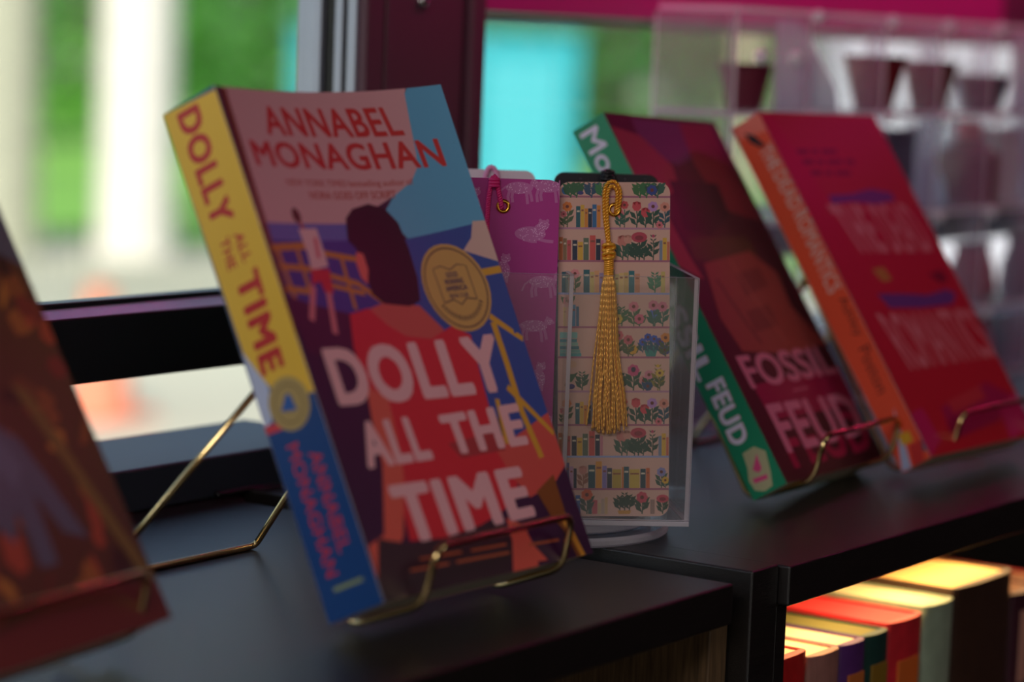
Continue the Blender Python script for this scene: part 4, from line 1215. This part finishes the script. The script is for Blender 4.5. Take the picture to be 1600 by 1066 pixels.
def goods(name, label, cat, shape, col, i, j, dx=0.0, **kw):
    o = empty(name, (CX+(xs[i]+xs[i+1])/2+dx, CY+dp/2, 0.001+zs[j]+0.0036))
    tag(o, label, cat, 'small goods in the display case')
    m = mat('goods_'+name, col, kw.get('rough', 0.5)) if name != 'gift_card' else clear_mat('thin_card', (1, 1, 1, 1), 1.3, 0.5, 0.9, lin(col), 0.75)
    mb = MB()
    w, h, d = kw.get('w', 0.06), kw.get('h', 0.05), kw.get('d', 0.03)
    if shape == 'tent':      # folded card
        mb.prism_x([(-d/2, 0), (-d/2+0.0012, 0), (0, h-0.002), (d/2-0.0012, 0), (d/2, 0), (0.0006, h), (-0.0006, h)], -w/2, w/2)
        mb.build('folded_card', m, o)
    elif shape == 'slant':   # card propped with a slanted side
        mb.prism([(-w/2, 0), (w/2, 0), (w/2*0.9, h*0.25), (-w/2*0.4, h), (-w/2, h)], -0.001, 0.001)
        mb.build('card', m, o)
        MB().prism_x([(0.0015, 0), (0.018, 0), (0.0015, h*0.6)], -w*0.1, w*0.1).build('prop', m, o)
    elif shape == 'box':
        mb.box(-w/2, w/2, -d/2, d/2, 0, h*0.86).build('carton', m, o, bevel=0.001)
        MB().box(-w/2, w/2, -d/2, d/2, h*0.865, h).build('lid', m, o, bevel=0.001)
    elif shape == 'pouch':
        V = []
        prof = [(0.0, 0.92, 0.7), (0.15, 1.0, 1.0), (0.55, 0.97, 0.8), (0.85, 0.88, 0.4), (1.0, 0.84, 0.14)]
        n = 20
        for z, a, b in prof:
            for k in range(n):
                t = 2*PI*k/n
                V.append((w/2*a*math.cos(t), d/2*b*math.sin(t), h*0.86*z))
        F = [(i_*n+k, i_*n+(k+1) % n, (i_+1)*n+(k+1) % n, (i_+1)*n+k) for i_ in range(len(prof)-1) for k in range(n)]
        F += [tuple(range(n-1, -1, -1)), tuple(range((len(prof)-1)*n, len(prof)*n))]
        mb.add(V, F)
        mb.build('vessel', m, o, smooth=True)
        MB().tube([(-w*0.42, 0, h*0.87), (w*0.42, 0, h*0.87)], d*0.09, 10).build('lid', mat('lid', kw.get('clasp', '3a1420'), 0.4), o)
    elif shape == 'cup':
        mb.lathe([(0.0, 0), (w*0.30, 0), (w*0.5, h), (w*0.44, h), (w*0.26, 0.003), (0.0, 0.003)], 24)
        mb.build('vessel', m, o)
        MB().lathe([(w*0.505, h*0.93), (w*0.53, h*0.96), (w*0.505, h)], 24).build('rim', mat('rim', kw.get('clasp', '4a1420'), 0.4), o)
    elif shape == 'bottle':
        mb.lathe([(0.0, 0), (w/2, 0), (w/2, h*0.6), (w*0.2, h*0.78), (0.0, h*0.78)], 24)
        mb.build('body', m, o, smooth=False)
        MB().lathe([(0.0, h*0.785), (w*0.22, h*0.785), (w*0.22, h), (0, h)], 20).build('cap', mat('cap', kw.get('cap', 'e84a70'), 0.4), o)
    return o
goods('gift_card', 'white slanted card on the top shelf, next to the greenish compartment', 'card', 'slant', 'e8ecf4', 1, 3, w=0.085, h=0.056)
goods('cup', 'small maroon cup in the greenish end compartment on the top shelf', 'cup', 'cup', '6a2036', 0, 3, w=0.034, h=0.028, dx=0.016)
goods('cup', 'dark red cup in the compartment after the slanted white card, top shelf', 'cup', 'cup', '7a1a24', 2, 3, w=0.042, h=0.036)
goods('cup', 'brown-red cup in the narrow compartment two past the slanted card, top shelf', 'cup', 'cup', '6a1a18', 3, 3, w=0.040, h=0.034)
goods('cup', 'plum cup in the compartment farthest along the top shelf', 'cup', 'cup', '3a1830', 4, 3, w=0.040, h=0.026)
goods('carton', 'pale blue-white carton on the second shelf of the display case, nearest the red paperback', 'carton', 'box', 'c8d2e4', 2, 2, w=0.030, h=0.056, dx=-0.022)
goods('carton', 'slate grey carton on the second shelf of the display case', 'carton', 'box', '5a6078', 2, 2, w=0.038, h=0.054, dx=0.018)
goods('bottle', 'maroon bottle with a pink cap on the second shelf of the display case', 'bottle', 'bottle', '7a1a40', 4, 2, w=0.044, h=0.060, dx=-0.018)
goods('carton', 'white carton behind the maroon bottle, second shelf of the display case', 'carton', 'box', 'd4dce4', 4, 2, w=0.040, h=0.054, dx=0.024)
goods('gift_card', 'white folded card on the third shelf of the display case', 'card', 'tent', 'eef2fa', 3, 1, w=0.066, h=0.044, d=0.04, dx=-0.006)
goods('jar', 'dusty pink jar on the third shelf of the display case', 'jar', 'pouch', 'b06a80', 4, 1, w=0.064, h=0.046)
goods('jar', 'rose pink jar on the lowest shelf of the display case', 'jar', 'pouch', 'c04a70', 4, 0, w=0.066, h=0.040)
goods('gift_card', 'white card propped in the compartment under the dark red cup', 'card', 'slant', 'dfe4ee', 3, 2, w=0.07, h=0.055)
goods('gift_card', 'pale folded card in the far end compartment of the second shelf', 'card', 'tent', 'e4e8f0', 5, 2, w=0.08, h=0.055, d=0.04)
goods('gift_card', 'white card with a slanted side in the far end compartment of the top shelf', 'card', 'slant', 'e4e8f0', 5, 3, w=0.08, h=0.054)
goods('jar', 'grey-violet jar at the far end of the third shelf of the display case', 'jar', 'pouch', '7a6a86', 5, 1, w=0.066, h=0.048)

# ------------------------------------------------------------------ outside
GZ = -1.5
g = MB()
g.add([(-60, 1.2, GZ), (120, 1.2, GZ), (120, 160, GZ), (-60, 160, GZ)], [(0, 1, 2, 3)])
structure(g, 'ground', mat('ground', 'b6b59e', 0.9, noise=(0.5, 0.18, (1, 1, 1))))
def on_ground(dx, dist):
    """a spot on the ground seen under the bearing dx (px across the frame) at a distance"""
    u = (dx-800)/FPX
    v = (fw+rt2*u)
    v = Vector((v.x, v.y, 0)).normalized()
    return (v.x*dist, v.y*dist, GZ)
lawn_m = mat('lawn', '7ab046', 0.9, noise=(0.7, 0.4, (1, 1, 1)), bump=(20, 0.5))
p1, p2 = on_ground(-900, 27), on_ground(2600, 19)
p3, p4 = on_ground(2600, 110), on_ground(-900, 110)
g = MB()
g.add([(p[0], p[1], GZ+0.02) for p in (p1, p2, p3, p4)], [(0, 1, 2, 3)])
structure(g, 'lawn', lawn_m)

def cone(label, dx, dist):
    o = empty('traffic_cone', on_ground(dx, dist))
    tag(o, label, 'traffic cone')
    m = mat('cone_orange', 'e88a68', 0.5)
    MB().lathe([(0.0, 0.03), (0.165, 0.03), (0.055, 0.60), (0.04, 0.60), (0.0, 0.60)], 28).build('body', m, o, smooth=False)
    MB().lathe([(0.0, 0.36), (0.112, 0.32), (0.091, 0.43), (0.0, 0.43)], 28).build('band', mat('cone_band', 'f4b090', 0.4), o)
    MB().box(-0.19, 0.19, -0.19, 0.19, 0, 0.03).build('base', m, o, bevel=0.008)
cone('orange traffic cone standing on the pavement beyond the window', 155, 11.8)

def pillar(label, dx, dist, r, h, col):
    o = empty('pillar', on_ground(dx, dist))
    tag(o, label, 'pillar')
    m = mat('pillar_plaster', col, 0.8, noise=(3, 0.08, (1, 1, 1)))
    MB().lathe([(0, 0.0), (r*1.05, 0.0), (r, 0.5), (r*0.96, h-0.2), (0, h-0.2)], 40).build('shaft', m, o, smooth=False)
    MB().box(-r*1.15, r*1.15, -r*1.15, r*1.15, h-0.2, h).build('capital', m, o, bevel=0.02)
pillar('broad white pillar on the far side of the pavement', 207, 20.6, 0.30, 5.0, 'e8e2d8')
pillar('shade-darkened cream pillar at the edge of the photo, outside the window', -6, 20.6, 0.30, 5.0, 'b4b49e')  # darker tone puts this pillar's shade into its colour
pillar('slim pale post outside between the maroon book and the display case', 1146, 24.0, 0.11, 5.0, 'cfc59a')

kq = on_ground(668, 15.0)
kk = empty('kiosk', kq, math.atan2(rt2.y, rt2.x))
tag(kk, 'turquoise kiosk standing outside behind the dark window post', 'kiosk')
tq = mat('turquoise', '1fa3ad', 0.45, noise=(1.5, 0.12, (1, 1, 1)))
MB().box(-0.83, 0.83, 0, 1.4, 0.06, 1.83).build('cabin', tq, kk, bevel=0.02)
MB().box(0.28, 0.72, -0.03, 0.0, 0.12, 1.66).build('sheen_panel', mat('turquoise_sheen', '4fbcc6', 0.3), kk, bevel=0.01)  # paler panel added to paint a bright reflection on the cabin
MB().box(-0.88, 0.88, -0.05, 1.45, 1.835, 1.88).build('roof', mat('kiosk_roof', '4f9a70', 0.6), kk, bevel=0.01)
MB().box(-0.8, 0.8, 0.05, 1.35, 0.0, 0.055).build('plinth', mat('kiosk_plinth', '6a6a68', 0.8), kk)

bq = on_ground(1500, 19.0)  # building added as a bright white backing behind the case
bl = empty('building', bq, math.atan2(rt2.y, rt2.x))
tag(bl, 'white building added outside to brighten the view through the clear display case', 'building')
MB().box(-0.95, 1.6, 0, 2.0, 0.0, 2.6).build('wall', mat('white_wall', 'e6e8f0', 0.7, noise=(2, 0.05, (1, 1, 1))), bl)
MB().box(-1.05, 1.7, -0.1, 2.1, 2.61, 2.72).build('roof', mat('grey_roof', '6a6a72', 0.7), bl)
for a in (-0.45, 0.25, 0.9):
    f_ = MB().box(a, a+0.34, -0.03, -0.002, 1.0, 1.75).build('window', mat('window_dark', '3a3440', 0.3), bl)
    MB().box(a+0.04, a+0.30, -0.034, -0.031, 1.05, 1.70).build('pane', mat('window_pane', '6a7484', 0.1), f_)

def foliage_mesh(name, rx, ry, h, n, size, seed):
    rnd = random.Random(seed)
    V, F = [], []
    for k in range(n):
        a, r = rnd.uniform(0, 2*PI), rnd.uniform(0.5, 1.0)
        z = rnd.uniform(0.02, 1.0)
        w = (1-abs(z-0.45)**2.2*1.9)
        w = max(0.25, w)
        c = Vector((rx*r*w*math.cos(a), ry*r*w*math.sin(a), z*h))
        d1 = Vector((rnd.uniform(-1, 1), rnd.uniform(-1, 1), rnd.uniform(-0.6, 0.6))).normalized()
        d2 = d1.cross(Vector((rnd.uniform(-1, 1), rnd.uniform(-1, 1), rnd.uniform(-1, 1)))).normalized()
        s = size*rnd.uniform(0.6, 1.4)
        o = len(V)
        V += [c+d1*s, c+d2*s*0.5, c-d1*s, c-d2*s*0.5]
        F.append((o, o+1, o+2, o+3))
    me = bpy.data.meshes.new(name)
    me.from_pydata([tuple(v) for v in V], [], F)
    me.update()
    return me
def leaf_mat(name, a, b):
    m = mat(name, a, 0.55, noise=(0.9, 0.5, (1, 1, 1)))
    nt = m.node_tree
    bs = nt.nodes['Principled BSDF']
    tl = nt.nodes.new('ShaderNodeBsdfTranslucent')
    tl.inputs[0].default_value = lin(b)
    mx = nt.nodes.new('ShaderNodeMixShader')
    mx.inputs[0].default_value = 0.35
    nt.links.new(bs.outputs[0], mx.inputs[1])
    nt.links.new(tl.outputs[0], mx.inputs[2])
    nt.links.new(mx.outputs[0], nt.nodes['Material Output'].inputs[0])
    return m
lm = [leaf_mat('leaf_bright', '78b850', 'a8e068'), leaf_mat('leaf_dark', '467a3c', '6aa848'), leaf_mat('leaf_mid', '5a9a48', '86c454')]
bark = mat('bark', '4a3c30', 0.9, noise=(6, 0.3, (1, 1, 0.2)))
fm = [foliage_mesh('leaves', 2.6, 1.8, 5.0, 2600, 0.16, 21), foliage_mesh('leaves', 2.6, 1.8, 5.0, 2600, 0.16, 22)]
trunk = MB().tube([(0, 0, 0), (0.05, 0, 1.2), (0.0, 0.05, 2.6), (0.05, 0, 4.2)], lambda t: 0.16*(1-0.7*t), 10)
spots = [(-150, 40, 1), (400, 40, 2), (950, 40, 1), (1490, 40, 2), (120, 50, 0), (640, 50, 1), (1190, 50, 0), (1720, 50, 1), (-90, 61, 1), (350, 61, 1), (880, 61, 2), (1400, 61, 1)]
tm = None
for k, (dx, dist, c) in enumerate(spots):
    o = empty('bush', on_ground(dx, dist), k*1.3)
    tag(o, ('bright green leafy bush on the far lawn', 'dark green leafy bush on the far lawn', 'mid green leafy bush on the far lawn')[c], 'bush', ('bright green bushes', 'dark green bushes', 'mid green bushes')[c])
    me = fm[k % 2].copy()
    me.materials.clear()
    me.materials.append(lm[c])
    f = bpy.data.objects.new('foliage', me)
    COL.objects.link(f)
    f.parent = o
    if tm is None:
        t_ = trunk.build('stem', bark, o, smooth=True)
        tm = t_.data
    else:
        t_ = bpy.data.objects.new('stem', tm)
        COL.objects.link(t_)
        t_.parent = o
